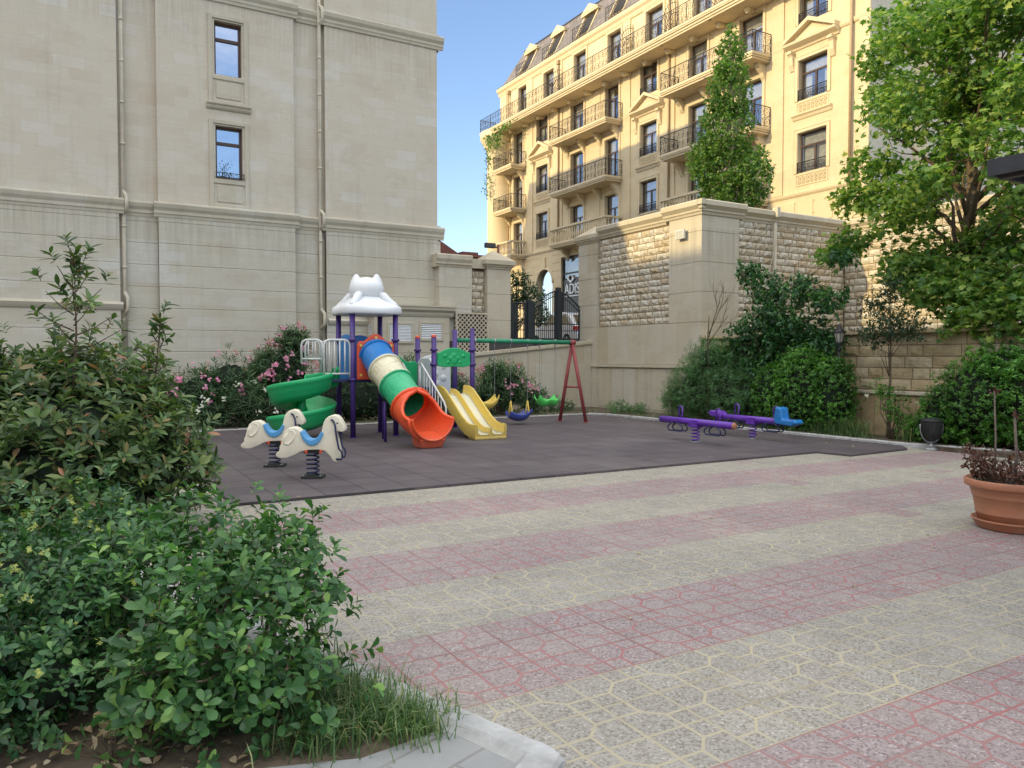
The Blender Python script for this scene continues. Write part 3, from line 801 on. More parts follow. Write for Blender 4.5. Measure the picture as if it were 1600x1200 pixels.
LT = MB()
lx0, lx1, lz0, lz1, ly = 9.42, 10.46, 1.55, 2.85, 19.44
LT.box(lx0, lx1, ly, ly + .05, lz1 - .05, lz1); LT.box(lx0, lx0 + .05, ly, ly + .05, lz0, lz1 - .05); LT.box(lx1 - .05, lx1, ly, ly + .05, lz0, lz1 - .05)
def latt(p0, du, dz, mbx, L, Hh, th, n=9):
    for sgn in (1, -1):
        for k in range(-12, 24):
            s0 = k * .135
            pts = []
            for t in (0.0, 1.0):
                pass
            # line u = s0 + sgn*z, clip to box
            za, zb = 0.0, Hh
            if sgn == 1:
                za = max(0, -s0); zb = min(Hh, L - s0)
            else:
                za = max(0, s0 - L); zb = min(Hh, s0)
            if zb - za < .06: continue
            ua, ub = s0 + sgn * za, s0 + sgn * zb
            yield ua, za, ub, zb, sgn
for ua, za, ub, zb, sg in latt(None, 0, 0, LT, lx1 - lx0, lz1 - lz0, .02):
    w_ = .021; yy = ly + (.012 if sg > 0 else .026)
    LT.add([(lx0 + ua - w_, yy, lz0 + za), (lx0 + ua + w_, yy, lz0 + za), (lx0 + ub + w_, yy, lz0 + zb), (lx0 + ub - w_, yy, lz0 + zb)], [(0, 1, 2, 3)], False)
for ua, za, ub, zb, sg in latt(None, 0, 0, LT, .42, lz1 - lz0, .02):
    w_ = .021; xx = lx0 + (.012 if sg > 0 else .026)
    LT.add([(xx, ly + ua - w_, lz0 + za), (xx, ly + ua + w_, lz0 + za), (xx, ly + ub + w_, lz0 + zb), (xx, ly + ub - w_, lz0 + zb)], [(0, 1, 2, 3)], False)
LT.box(lx0, lx0 + .05, ly + .05, ly + .5, lz1 - .05, lz1)
LT.cur = 1; LT.quad((lx0 + .03, ly + .045, lz0), (lx1, ly + .045, lz0), (lx1, ly + .045, lz1 - .05), (lx0 + .03, ly + .045, lz1 - .05)); LT.quad((lx0 + .045, ly + .045, lz0), (lx0 + .045, ly + .5, lz0), (lx0 + .045, ly + .5, lz1 - .05), (lx0 + .045, ly + .045, lz1 - .05))  # dark sheets stand in for the shade in the open gaps behind
tag(obj('lattice_screen', LT, [simple('beige_lattice', (.56, .49, .38), .7), simple('lattice_gap_shade', (.07, .06, .05), .9)]), 'beige diamond lattice screen between the vent house and the gate pillar', 'lattice')

# rock-faced ashlar built stone by stone
def rockface(mb, ax, c, sgn, u0, u1, z0, z1, rowh, rr, wmin=.14, wmax=.40, prot=.055):
    z = z0
    n = max(1, round((z1 - z0) / rowh)); rowh = (z1 - z0) / n
    for r_ in range(n):
        z = z0 + r_ * rowh; u = u0 - (rr.random() * .2)
        small = rr.random() < .5
        while u < u1:
            wd = rr.uniform(wmin, wmin * 1.3) if small else rr.uniform(wmax * .72, wmax); small = not small if rr.random() < .8 else small
            a, b_ = max(u, u0), min(u + wd, u1); u += wd
            if b_ - a < .03: continue
            gp = .010; a += gp; b_ -= gp; p, q = z + gp, z + rowh - gp
            # 4x3 grid of front points with irregular relief
            nu, nz = 4, 3; vs = []; fs = []
            pr = prot * rr.uniform(.55, 1.2)
            for j in range(nz + 1):
                for i in range(nu + 1):
                    uu = a + (b_ - a) * i / nu; z_ = p + (q - p) * j / nz
                    edge = i in (0, nu) or j in (0, nz)
                    d = rr.uniform(0, .006) if edge else pr * rr.uniform(.6, 1.15)
                    if not edge: uu += rr.uniform(-.012, .012); z_ += rr.uniform(-.012, .012)
                    vs.append((c - sgn * d, uu, z_) if ax == 0 else (uu, c - sgn * d, z_))
            for j in range(nz):
                for i in range(nu):
                    k = j * (nu + 1) + i
                    fs.append((k, k + 1, k + nu + 2, k + nu + 1))
            # sides
            o = len(vs)
            for (i, j) in ((0, 0), (nu, 0), (nu, nz), (0, nz)):
                v = list(vs[j * (nu + 1) + i]); v[ax] = c + sgn * .05; vs.append(tuple(v))
            cr = [0, nu, nz * (nu + 1) + nu, nz * (nu + 1)]
            for t in range(4):
                fs.append((cr[t], cr[(t + 1) % 4], o + (t + 1) % 4, o + t))
            mb.add(vs, fs, False)

def coped(mb, ax, c, sgn, u0, u1, z0, z1=None, d=.16):
    moulding(mb, ax, c, sgn, u0, u1, [(.03, z0), (.05, z0 + .06), (.08, z0 + .08), (.08, z0 + .13), (d, z0 + .22), (d, z0 + .33), (d - .03, z0 + .36)])

def courses(mb, x0, x1, y0, y1, zs, g_=.014):
    for z0, z1 in zip(zs, zs[1:]):
        mb.box(x0, x1, y0, y1, z0 + g_, z1)
        mb.box(x0 + .014, x1 - .014, y0 + .014, y1 - .014, z0, z0 + g_)

def pyramid(mb, x0, x1, y0, y1, z, h, o=.12):
    for (d, a, b_) in ((.03, 0, .06), (.07, .06, .12), (o, .12, .24)):
        mb.box(x0 - d, x1 + d, y0 - d, y1 + d, z + a, z + b_)
    x0 -= o; x1 += o; y0 -= o; y1 += o; t = z + .24
    mb.add([(x0, y0, t + .001), (x1, y0, t + .001), (x1, y1, t + .001), (x0, y1, t + .001), ((x0 + x1) / 2, (y0 + y1) / 2, t + h)], [(0, 1, 4), (1, 2, 4), (2, 3, 4), (3, 0, 4)], False)

BW = thing('boundary_wall', 'short stone boundary wall joining the building corner and the gate pillar', 'wall', (9.2, 19.7, 0))
b = MB(); courses(b, 9.02, 10.02, 19.68, 20.3, [0, 1.62, 2.30, 2.95, 3.55, 4.12]); obj('pier', b, M['lcourse'], BW)
b = MB(); b.box(10.02, 10.56, 19.92, 20.2, 0, 4.1); obj('backing', b, M['joint'], BW)
b = MB(); rockface(b, 1, 19.92, 1, 10.12, 10.56, 2.1, 4.08, .19, random.Random(9), .12, .26); obj('rock_facing', b, M['rock'], BW)
b = MB(); coped(b, 1, 19.70, 1, 8.9, 10.02, 4.12, d=.12); b.box(8.92, 10.0, 19.72, 20.35, 4.12, 4.47); b.box(10.02, 10.56, 19.80, 20.3, 4.15, 4.42); obj('coping', b, M['coping'], BW)
b = MB(); b.tube([(10.06, 19.82, 4.15), (10.06, 19.82, 2.0)], .045, 8); obj('downpipe', b, M['pipe'], BW)

GP = thing('gate_pillar', 'square stone gate pillar with a pyramid cap left of the iron gate', 'pillar', (11, 20, 0))
b = MB(); courses(b, 10.56, 11.34, 19.72, 20.5, [0, 1.9, 2.66, 3.42, 4.16]); obj('shaft', b, M['wstone'], GP)
b = MB(); pyramid(b, 10.56, 11.34, 19.72, 20.5, 4.16, .34); obj('cap', b, M['coping'], GP)

# ---- gate
GT = thing('iron_gate', 'dark wrought iron double gate with an arched top between stone pillars', 'gate', (12.3, 19.9, 2.06))
b = MB(); gy = 19.95
for x in (11.42, 11.62 - .1): pass
b.box(11.36, 11.50, gy - .07, gy + .07, 2.02, 3.40); b.box(11.66 - .08 + .0, 11.72, gy - .0, gy + .04, 2.1, 3.2)
obj('post', b, M['irongate'], GT, bevel=.008)
def leafgate(x0, x1, zf, nm, bars=13):
    fr = MB()
    fr.box(x0, x0 + .06, gy - .03, gy + .03, 2.12, zf(x0)); fr.box(x1 - .06, x1, gy - .03, gy + .03, 2.12, zf(x1))
    n = 14
    for off, r in ((0, .022), (-.16, .014)):
        fr.tube([(x0 + (x1 - x0) * k / n, gy, zf(x0 + (x1 - x0) * k / n) + off) for k in range(n + 1)], r, 5)
    fr.box(x0, x1, gy - .02, gy + .02, 2.12, 2.17); fr.box(x0, x1, gy - .015, gy + .015, 2.60, 2.63); fr.box(x0, x1, gy - .015, gy + .015, 2.40, 2.42)
    for k in range(1, bars):
        x = x0 + (x1 - x0) * k / bars
        fr.tube([(x, gy, 2.15), (x, gy, zf(x))], .010, 5)
        if k % 2 == 0:
            fr.tube([(x + .05 * cos(q * .7) , gy, zf(x) - .09 + .05 * sin(q * .7)) for q in range(9)], .006, 4, closed=True)
    obj(nm, fr, M['irongate'], GT)
leafgate(11.52, 12.02, lambda x: 3.22, 'side_panel', 5)
b = MB(); b.box(12.03, 12.23, gy - .09, gy + .09, 2.06, 3.30); obj('post', b, M['irongate'], GT, bevel=.01)
zL = lambda x: 3.22 + .42 * sin(max(0, min(1, (x - 12.25) / .95)) * pi / 2) ** 1.3
zR = lambda x: 3.62 - .42 * (1 - cos(max(0, min(1, (x - 13.2) / .85)) * pi / 2)) - .12 * max(0, min(1, (x - 13.2) / .85))
leafgate(12.25, 13.10, zL, 'gate_leaf', 12)
b = MB(); b.box(13.10, 13.24, gy - .07, gy + .07, 2.06, 3.74); obj('post', b, M['irongate'], GT, bevel=.008)
leafgate(13.25, 14.0, zR, 'gate_leaf', 11)

# ---- ramp parapet
RW = thing('ramp_wall', 'sloping stone clad ramp parapet behind the oleanders and swings', 'wall', (11, 19.3, 0))
zt = lambda x: 2.10 - (13.98 - x) * .095
b = MB(); px = 13.98; wds = [.55, .36, .40, .52, .45]; i = 0
rr = random.Random(4)
while px > 9.3:
    wd = wds[i % 5]; i += 1; a = max(9.3, px - wd)
    b.prism([(a + .004, 0), (px - .004, 0), (px - .004, zt(px) - .10), (a + .004, zt(a) - .10)], 1, 19.30 + rr.uniform(0, .003), 19.45); px = a
b.prism([(9.3, 0), (13.98, 0), (13.98, zt(13.98) - .1), (9.3, zt(9.3) - .1)], 1, 19.312, 19.44)
obj('panels', b, M['wstone'], RW)
b = MB(); b.prism([(9.2, zt(9.2) - .10), (13.99, zt(13.99) - .10), (13.99, zt(13.99)), (9.2, zt(9.2))], 1, 19.24, 19.5)
b.prism([(9.2, zt(9.2) - .13), (13.99, zt(13.99) - .13), (13.99, zt(13.99) - .102), (9.2, zt(9.2) - .102)], 1, 19.275, 19.47)
obj('coping', b, M['coping'], RW, bevel=.008)

# ---- big retaining wall
RT = thing('retaining_wall', 'high rock faced retaining wall with smooth corner pier and sunlit coping', 'wall', (14, 14.6, 0))
b = MB()
courses(b, 14.0, 15.32, 14.6, 15.82, [0, 1.37, 2.48, 3.26, 4.02, 4.80, 5.22]); obj('pier', b, M['wstone'], RT)
b = MB(); courses(b, 13.97, 14.5, 19.02, 20.0, [0, 2.50, 3.17, 3.98, 4.72, 5.10]); obj('pier', b, M['wstone'], RT)
b = MB(); b.box(14.07, 14.5, 15.82, 19.02, 2.5, 5.15); b.box(15.32, 19.7, 14.67, 15.1, 0, 5.18); b.box(19.67, 20.1, -6, 14.67, 0, 5.18); obj('backing', b, M['joint'], RT)
rr = random.Random(11)
b = MB(); rockface(b, 0, 14.07, 1, 15.84, 19.0, 2.50, 5.12, .175, rr); obj('rock_facing', b, M['rock'], RT)
b = MB(); rockface(b, 1, 14.67, 1, 15.34, 19.66, 2.1, 5.2, .182, rr); obj('rock_facing', b, M['rock'], RT)
b = MB(); rockface(b, 0, 19.67, 1, 3.0, 14.64, 2.1, 5.2, .19, rr, .16, .45); obj('rock_facing', b, M['rock'], RT)
b = MB(); b.box(14.0, 14.3, 15.82, 19.02, 1.38, 2.49)
b.box(14.0, 14.3, 15.82, 19.3, 0, 1.28)
for y in [15.9 + .62 * k for k in range(5)]: b.box(13.985, 14.1, y, y + .56, .12, 1.26)
obj('smooth_base', b, M['wstone'], RT)
b = MB(); b.box(13.93, 14.35, 14.55, 19.3, 1.29, 1.37); obj('ledge', b, M['coping'], RT, bevel=.01)
b = MB()
coped(b, 0, 14.0, 1, 14.6, 15.98, 5.22, d=.17); coped(b, 1, 14.6, 1, 14.0, 15.46, 5.22, d=.17)
for d_c, z_a, z_b in ((.045, 5.22, 5.29), (.08, 5.29, 5.35), (.125, 5.35, 5.44), (.17, 5.44, 5.55), (.145, 5.55, 5.58)): b.box(14.0 - d_c, 14.0, 14.6 - d_c, 14.6, z_a, z_b)
b.box(14.0, 15.3, 14.6, 15.82, 5.221, 5.575)
coped(b, 0, 14.07, 1, 15.98, 19.0, 5.16, d=.17); b.box(14.07, 14.6, 15.98, 19.0, 5.161, 5.515)
coped(b, 1, 14.67, 1, 15.46, 19.6, 5.18, d=.17); b.box(15.46, 20.2, 14.67, 15.3, 5.181, 5.535)
coped(b, 0, 19.67, 1, -6, 14.5, 5.18, d=.17); b.box(19.67, 20.2, -6, 14.67, 5.181, 5.535)
obj('coping', b, M['coping'], RT)
b = MB(); pyramid(b, 13.97, 14.5, 19.02, 20.0, 5.10, .3, .10); obj('cap', b, M['coping'], RT)
b = MB(); b.tube([(16.62, 14.55, 5.2), (16.62, 14.55, 2.1)], .045, 8); obj('downpipe', b, M['pipe'], RT)
b = MB(); b.box(16.56, 16.68, 14.42, 14.6, 5.35, 5.62); obj('spout', b, M['pipe'], RT, bevel=.01)
b = MB(); rr2 = random.Random(2)
b.tube([(16.62, 14.52, 5.3), (16.6, 14.5, 4.6), (16.25, 14.5, 3.6), (15.95, 14.5, 3.2), (15.7, 14.5, 2.6)], .014, 5); obj('cable', b, M['pipe'], RT)

TW = thing('terrace_wall', 'low dark block retaining wall with white ledge behind the right hand bushes', 'wall', (14, 8, 0))
b = MB(); b.box(14.06, 14.3, -6, 14.58, 0, 2.03); obj('backing', b, M['joint'], TW)
b = MB(); rockface(b, 0, 14.06, 1, 2.0, 14.55, .93, 2.03, .22, random.Random(21), .3, .75, .035); obj('block_facing', b, M['rockdark'], TW)
b = MB(); b.box(13.93, 14.4, -6, 14.58, 2.035, 2.10); obj('coping', b, M['rockdark'], TW, bevel=.012)
b = MB(); b.box(13.62, 14.0, -6, 14.54, .86, .92); obj('ledge', b, M['coping'], TW, bevel=.01)
b = MB()
for k in range(24): b.box(13.68, 13.99, -6 + .86 * k, -6 + .86 * k + .85, 0, .858)
obj('plinth', b, simple('ochre_plinth_stone', (.46, .35, .20), .8, var=.2, scale=3, dirt=.2), TW)

# ================================================================ HOTEL
HT = thing('hotel_building', 'large cream stone hotel with mansard roof, iron balconies and pediment windows, lit by the sun', 'building', (29, 20.5, 2))
HX = 29.0; YE, YF = 20.5, 52.0
cols = {'pav': (22.60, 24.14), 'c4': (33.86, 35.32), 'c2': (45.25, 46.72)}
doorsY = [(48.64, 49.94), (41.0, 42.45), (37.35, 38.69), (29.95, 31.28), (26.25, 27.72)]
holes = []
wins = []      # (y0,y1,z0,z1,kind)
for k, (a, b_) in cols.items():
    for z0, z1 in ((9.98, 11.78), (13.25, 15.05), (16.68, 18.40)):
        wins.append((a, b_, z0, z1, 'win'))
for (a, b_) in doorsY:
    for z0, z1 in ((9.12, 11.58), (12.48, 15.0), (15.88, 18.2)):
        wins.append((a, b_, z0, z1, 'door'))
attic = [(48.1, 49.25), (44.5, 45.8), (40.75, 42.1), (37.15, 38.45), (33.4, 34.85), (29.6, 31.0), (26.0, 27.4), (22.6, 24.0)]
for a, b_ in attic: wins.append((a, b_, 18.9, 21.35, 'door'))
ground_w = [(41.38, 43.56, 3.0, 8.35)]
holes = [(q[0], q[1], q[2], q[3]) for q in wins] + ground_w
b = MB(); wallgrid(b, 0, HX, YE, YF, 9.0, 21.7, [h for h in holes if h[2] > 8.9], .32, 1)
obj('facade_wall', b, M['hstone'], HT)
# ground storey with grooves and an arched window
b = MB()
ay, aw = 45.6, .98
zz = [2.0 + .55 * k for k in range(13)]
segs_ = [(YE, 41.38), (43.56, ay - aw), (ay + aw, YF)]
for z0, z1 in zip(zz, zz[1:] + [9.0]):
    for a, c_ in segs_:
        b.box(HX - .02, HX + .3, a, c_, z0 + .03, min(z1, 9.0)); b.box(HX + .01, HX + .3, a, c_, z0, z0 + .03)
b.box(HX - .02, HX + .3, 41.38, 43.56, 8.36, 9.0)
# arch head
n = 14; vs = []; 
for k in range(n + 1):
    t = pi * k / n; vs.append((HX - .02, ay + aw * cos(t), 6.75 + aw * sin(t)))
for k in range(n + 1):
    t = pi * k / n; vs.append((HX - .02, ay + aw * cos(t), 9.0))
b.add(vs, [(k, k + 1, n + 2 + k, n + 1 + k) for k in range(n)], False)
vs = []
for k in range(n + 1):
    t = pi * k / n; vs += [(HX - .02, ay + aw * cos(t), 6.75 + aw * sin(t)), (HX + .28, ay + aw * cos(t), 6.75 + aw * sin(t))]
b.add(vs, [(2 * k, 2 * k + 1, 2 * k + 3, 2 * k + 2) for k in range(n)], False)
obj('ground_storey', b, M['hstone'], HT)
b = MB(); b.tube([(HX - .04, ay + (aw + .08) * cos(pi * k / 14), 6.75 + (aw + .08) * sin(pi * k / 14)) for k in range(15)], .08, 6)
b.box(HX - .12, HX, ay - .14, ay + .14, 7.75, 8.6); obj('arch_trim', b, M['htrim'], HT)
b = MB(); b.add([(HX + .2, ay + aw * cos(pi * k / 14), 6.75 + aw * sin(pi * k / 14)) for k in range(15)] + [(HX + .2, ay - aw, 3), (HX + .2, ay + aw, 3)], [tuple(range(17))], False)
aw_ = obj('arched_window', b, M['glassdark'], HT)
b = MB(); b.quad((HX + .4, ay - 1.2, 2.9), (HX + .4, ay + 1.2, 2.9), (HX + .4, ay + 1.2, 8), (HX + .4, ay - 1.2, 8)); obj('room', b, M['darkroom'], aw_)
# tall entrance glazing and dark sign panel
b = MB(); b.box(HX + .1, HX + .2, 41.38, 41.5, 2.1, 8.35); b.box(HX + .1, HX + .2, 43.44, 43.56, 2.1, 8.35); b.box(HX + .1, HX + .2, 41.5, 43.44, 8.2, 8.35); b.box(HX + .1, HX + .2, 41.5, 43.44, 7.20, 7.30)
en = obj('entrance', b, M['iron'], HT)
b = MB(); b.quad((HX + .16, 41.5, 6.92), (HX + .16, 43.44, 6.92), (HX + .16, 43.44, 8.2), (HX + .16, 41.5, 8.2)); obj('pane', b, M['glass'], en)
b = MB(); b.quad((HX + .5, 41.0, 5), (HX + .5, 44, 5), (HX + .5, 44, 8.4), (HX + .5, 41, 8.4)); obj('room', b, M['curtain'], en)
b = MB(); b.box(HX + .12, HX + .2, 41.5, 43.44, 2.1, 6.82); obj('door_panel', b, M['signdark'], en)

def hwin(y0, y1, z0, z1, kind, idx):
    X = HX + .22; t = .07
    f = MB()
    f.box(X, X + .07, y0, y0 + t, z0, z1); f.box(X, X + .07, y1 - t, y1, z0, z1)
    f.box(X, X + .07, y0 + t, y1 - t, z1 - t, z1); f.box(X, X + .07, y0 + t, y1 - t, z0, z0 + t)
    zt_ = z0 + (z1 - z0) * .66; f.box(X, X + .07, y0 + t, y1 - t, zt_, zt_ + .08)
    ym = (y0 + y1) / 2; f.box(X, X + .07, ym - .045, ym + .045, z0 + t, zt_)
    W = obj('balcony_door' if kind == 'door' else 'window', f, M['brownframe'], HT)
    p = MB(); p.quad((X + .04, y0, z0), (X + .04, y1, z0), (X + .04, y1, z1), (X + .04, y0, z1)); obj('pane', p, M['glass'], W)
    # folded curtains, each drawn differently
    rr = random.Random(idx * 7 + 3); c_ = MB(); xb = X + .16
    def folds(a, b_, za, zb, hgt=.03):
        n = max(4, int((b_ - a) / .06)); vs = []
        for k in range(n + 1):
            y = a + (b_ - a) * k / n; d = hgt * (k % 2) + rr.uniform(0, .01)
            vs += [(xb + d, y, za), (xb + d, y, zb)]
        c_.add(vs, [(2 * k, 2 * k + 2, 2 * k + 3, 2 * k + 1) for k in range(n)], True)
    wd = (y1 - y0)
    op = rr.choice([0, 0, .15, .3, .42])
    folds(y0, ym - wd * op * .5, z0, z1 - .02); folds(ym + wd * op * .5, y1, z0, z1 - .02)
    if rr.random() < .5: folds(y0, y1, zt_ + .05, z1, .012)
    obj('curtain', c_, M['curtain'], W)
    d = MB(); d.quad((X + .5, y0 - .2, z0 - .2), (X + .5, y1 + .2, z0 - .2), (X + .5, y1 + .2, z1 + .2), (X + .5, y0 - .2, z1 + .2)); obj('room', d, M['darkroom'], W)
    s = MB(); q = .16
    s.box(HX - .045, HX + .02, y0 - q, y0 - .02, z0, z1 + q); s.box(HX - .045, HX + .02, y1 + .02, y1 + q, z0, z1 + q); s.box(HX - .045, HX + .02, y0 - .02, y1 + .02, z1 + .02, z1 + q)
    s.box(HX - .065, HX + .02, y0 - q - .03, y0 - q, z0, z1 + q + .03); s.box(HX - .065, HX + .02, y1 + q, y1 + q + .03, z0, z1 + q + .03); s.box(HX - .065, HX + .02, y0 - q, y1 + q, z1 + q, z1 + q + .03)
    obj('window_surround', s, M['htrim'], W)
    return W
Ws = {}
for i, q in enumerate(wins): Ws[(round(q[0], 2), round(q[2], 2))] = hwin(*q, i)

def ironrail(mb, pts, z0, z1, cell=.36, post=1.0):
    """ornamental railing along plan points: rails, posts and scroll panels"""
    for (xa, ya), (xb, yb) in zip(pts, pts[1:]):
        L = math.hypot(xb - xa, yb - ya); dx, dy = (xb - xa) / L, (yb - ya) / L
        P = lambda u, z: (xa + dx * u, ya + dy * u, z)
        mb.tube([P(0, z1), P(L, z1)], .026, 4); mb.tube([P(0, z1 - .09), P(L, z1 - .09)], .012, 3); mb.tube([P(0, z0 + .06), P(L, z0 + .06)], .016, 3)
        npst = max(1, round(L / post))
        for k in range(npst + 1): mb.tube([P(L * k / npst, z0), P(L * k / npst, z1)], .022, 4)
        n = max(1, round(L / cell)); cw = L / n; h = z1 - .09 - z0 - .06; zc = z0 + .06 + h / 2
        for k in range(n):
            u = cw * (k + .5)
            r = min(cw * .40, h * .24)
            for zz_ in ((zc + h * .25), (zc - h * .25)):
                mb.tube([P(u + r * cos(t * pi / 4), zz_ + r * sin(t * pi / 4)) for t in range(8)], .011, 3, closed=True)
                mb.tube([P(u + r * .4 * cos(t * pi / 2.5), zz_ + r * .4 * sin(t * pi / 2.5)) for t in range(5)], .010, 3, closed=True)
            mb.tube([P(u - cw / 2, zc - h / 2), P(u - cw * .32, zc), P(u - cw / 2, zc + h / 2)], .010, 3)
            mb.tube([P(u + cw / 2, zc - h / 2), P(u + cw * .32, zc), P(u + cw / 2, zc + h / 2)], .010, 3)

def lowrail(W, y0, y1, z0):
    r = MB(); ironrail(r, [(HX - .03, y0), (HX - .03, y1)], z0 + .0, z0 + .46, .24, 2)
    obj('guard_rail', r, M['iron'], W)
for k, (a, b_) in cols.items():
    for z0 in (9.98, 13.25, 16.68): lowrail(Ws[(round(a, 2), z0)], a, b_, z0)
def ornpanel(a, b_, z0, z1, W):
    s = MB(); rr = random.Random(int(a * 10)); 
    s.box(HX - .03, HX + .01, a - .1, b_ + .1, z0, z0 + .05); s.box(HX - .03, HX + .01, a - .1, b_ + .1, z1 - .05, z1)
    s.box(HX - .03, HX + .01, a - .1, a - .05, z0 + .05, z1 - .05); s.box(HX - .03, HX + .01, b_ + .05, b_ + .1, z0 + .05, z1 - .05)
    n = 7
    for k in range(n):
        y = a + (b_ - a) * (k + .5) / n
        for zz_ in (z0 + (z1 - z0) * .33, z0 + (z1 - z0) * .67):
            s.tube([(HX - .015, y + .075 * cos(t * .8), zz_ + .075 * sin(t * .8)) for t in range(8)], .022, 4, closed=True)
            s.tube([(HX - .015, y - .08, zz_ - .08), (HX - .03, y, zz_), (HX - .015, y + .08, zz_ + .08)], .018, 4)
    obj('carved_panel', s, M['htrim'], W)
for k, (a, b_) in cols.items():
    ornpanel(a, b_, 12.66, 13.18, Ws[(round(a, 2), 13.25)])
    ornpanel(a, b_, 9.40, 9.92, Ws[(round(a, 2), 9.98)])
    s = MB(); moulding(s, 0, HX, 1, a - .28, b_ + .28, [(.04, 12.40), (.07, 12.46), (.09, 12.52), (.16, 12.58), (.17, 12.64), (.05, 12.66)]); obj('sill', s, M['htrim'], Ws[(round(a, 2), 13.25)])
    # pediment on brackets
    ym = (a + b_) / 2; h0 = 15.55; e0, e1 = a - .62, b_ + .62
    s = MB(); moulding(s, 0, HX, 1, e0, e1, [(.06, h0), (.10, h0 + .08), (.22, h0 + .14), (.36, h0 + .22), (.38, h0 + .32)])
    s.prism([(e0, h0 + .321), (e1, h0 + .321), (ym, h0 + 1.05)], 0, HX - .12, HX)
    for sg, yy in ((1, e0), (-1, e1)):
        s.add([(HX - .38, yy, h0 + .325), (HX - .38, ym, h0 + 1.0), (HX - .38, ym, h0 + 1.18), (HX - .38, yy - sg * .0, h0 + .50), (HX, yy, h0 + .325), (HX, ym, h0 + 1.0), (HX, ym, h0 + 1.18), (HX, yy, h0 + .50)],
              [(0, 1, 2, 3), (4, 7, 6, 5), (0, 4, 5, 1), (3, 2, 6, 7), (0, 3, 7, 4)], False)
    i0, i1 = e0 + .55, e1 - .55
    s.prism([(i0, h0 + .40), (i1, h0 + .40), (ym, h0 + .78)], 0, HX - .16, HX - .12)
    p_ = obj('pediment', s, M['htrim'], HT)
    for yy in (a - .42, b_ + .20):
        q = MB(); q.prism([(HX, h0), (HX - .30, h0), (HX - .30, h0 - .12), (HX - .20, h0 - .25), (HX - .17, h0 - .6), (HX - .06, h0 - .86), (HX, h0 - .9)], 1, yy, yy + .22)
        q.box(HX - .33, HX, yy - .02, yy + .24, h0 - .14, h0 - .06)
        # prism axis=1 poly given as (x,z)
        obj('bracket', q, M['htrim'], p_)

def corbel(mb, y, zt_, w_=.24, d=.55, h=.75):
    mb.prism([(HX, zt_), (HX - d, zt_), (HX - d, zt_ - .12), (HX - d * .75, zt_ - .28), (HX - d * .4, zt_ - .42), (HX - d * .28, zt_ - h * .8), (HX - .04, zt_ - h), (HX, zt_ - h)], 1, y - w_ / 2, y + w_ / 2)
def balcony(y0, y1, zb, d=1.3, stonebal=False, th=.30, corbels=True):
    s = MB(); x0 = HX - d
    for (o, a, b_) in ((.10, 0, .10), (.04, .10, .18), (0, .18, th)):
        s.box(x0 + o, HX, y0 + o, y1 - o, zb + a + .001, zb + b_)
    B = obj('balcony', s, M['htrim'], HT)
    zt_ = zb + th
    if stonebal:
        r = MB(); r.box(x0 + .02, x0 + .20, y0 + .02, y1 - .02, zt_ + .86, zt_ + .98)
        for yy in (y0 + .02, y1 - .20): r.box(x0 + .20, HX, yy, yy + .18, zt_ + .86, zt_ + .98)
        prof = [(.045, 0), (.045, .06), (.03, .10), (.065, .26), (.07, .36), (.035, .6), (.03, .74), (.05, .78), (.05, .86)]
        n = round((y1 - y0) / .235)
        for k in range(n + 1): r.lathe(prof, (x0 + .11, y0 + .12 + (y1 - y0 - .24) * k / n, zt_), 6)
        for k in range(1, 5):
            for yy in (y0 + .11, y1 - .11): r.lathe(prof, (x0 + .11 + .25 * k, yy, zt_), 6)
        obj('balustrade', r, M['htrim'], B)
    else:
        r = MB(); ironrail(r, [(HX, y0 + .06), (x0 + .06, y0 + .06), (x0 + .06, y1 - .06), (HX, y1 - .06)], zt_, zt_ + .98)
        obj('railing', r, M['iron'], B)
    if corbels:
        n = 2 if y1 - y0 < 4 else 4
        for k in range(n):
            c_ = MB(); corbel(c_, y0 + .45 + (y1 - y0 - .9) * k / (n - 1), zb); obj('bracket', c_, M['htrim'], B)
    return B
for (y0, y1) in ((36.95, 43.15), (25.7, 32.2)):
    balcony(y0, y1, 15.55); balcony(y0, y1, 12.15); balcony(y0, y1, 8.80, stonebal=True)
for zb, st in ((15.25, False), (12.15, False), (8.80, True)): balcony(48.15, 50.9, zb, stonebal=st)
# continuous top balcony: moulded slab, small round drops below
B = MB()
x0 = HX - 1.35
for (o, a, b_) in ((.16, 0, .10), (.10, .10, .22), (.03, .22, .30), (0, .30, .42)): B.box(x0 + o, HX, 22.0 + o, 52.9 - o, 18.38 + a + .001, 18.38 + b_)
B = obj('balcony', B, M['htrim'], HT)
r = MB(); ironrail(r, [(HX, 22.06), (x0 + .07, 22.06), (x0 + .07, 52.85), (HX, 52.85)], 18.8, 19.80, .40, 1.6); obj('railing', r, M['iron'], B)
for k in range(16):
    c_ = MB(); yy = 23 + 1.9 * k; c_.lathe([(.17, .0), (.17, -.12), (.12, -.17), (.10, -.24), (0.001, -.26)], (HX - .45, yy, 18.38), 10); c_.box(HX - .45, HX, yy - .13, yy + .13, 18.22, 18.379); obj('bracket', c_, M['htrim'], B)
for y in (43.5, 36.0, 32.2, 28.6):
    c_ = MB(); xc, zc = HX - .05, 19.0
    for k in range(13):
        t = pi / 2 + (pi / 2 + .35) * k / 12
        c_.tube([(xc + .35 * cos(t), y, zc + .55 * sin(t)), (xc + 1.25 * cos(t), y, zc + 2.1 * sin(t))], .018, 4)
    for q in (.5, .85): c_.tube([(xc + (.35 + .9 * q) * cos(pi / 2 + (pi / 2 + .35) * k / 12), y, zc + (.55 + 1.55 * q) * sin(pi / 2 + (pi / 2 + .35) * k / 12)) for k in range(13)], .016, 4)
    obj('fan_grille', c_, M['iron'], B)
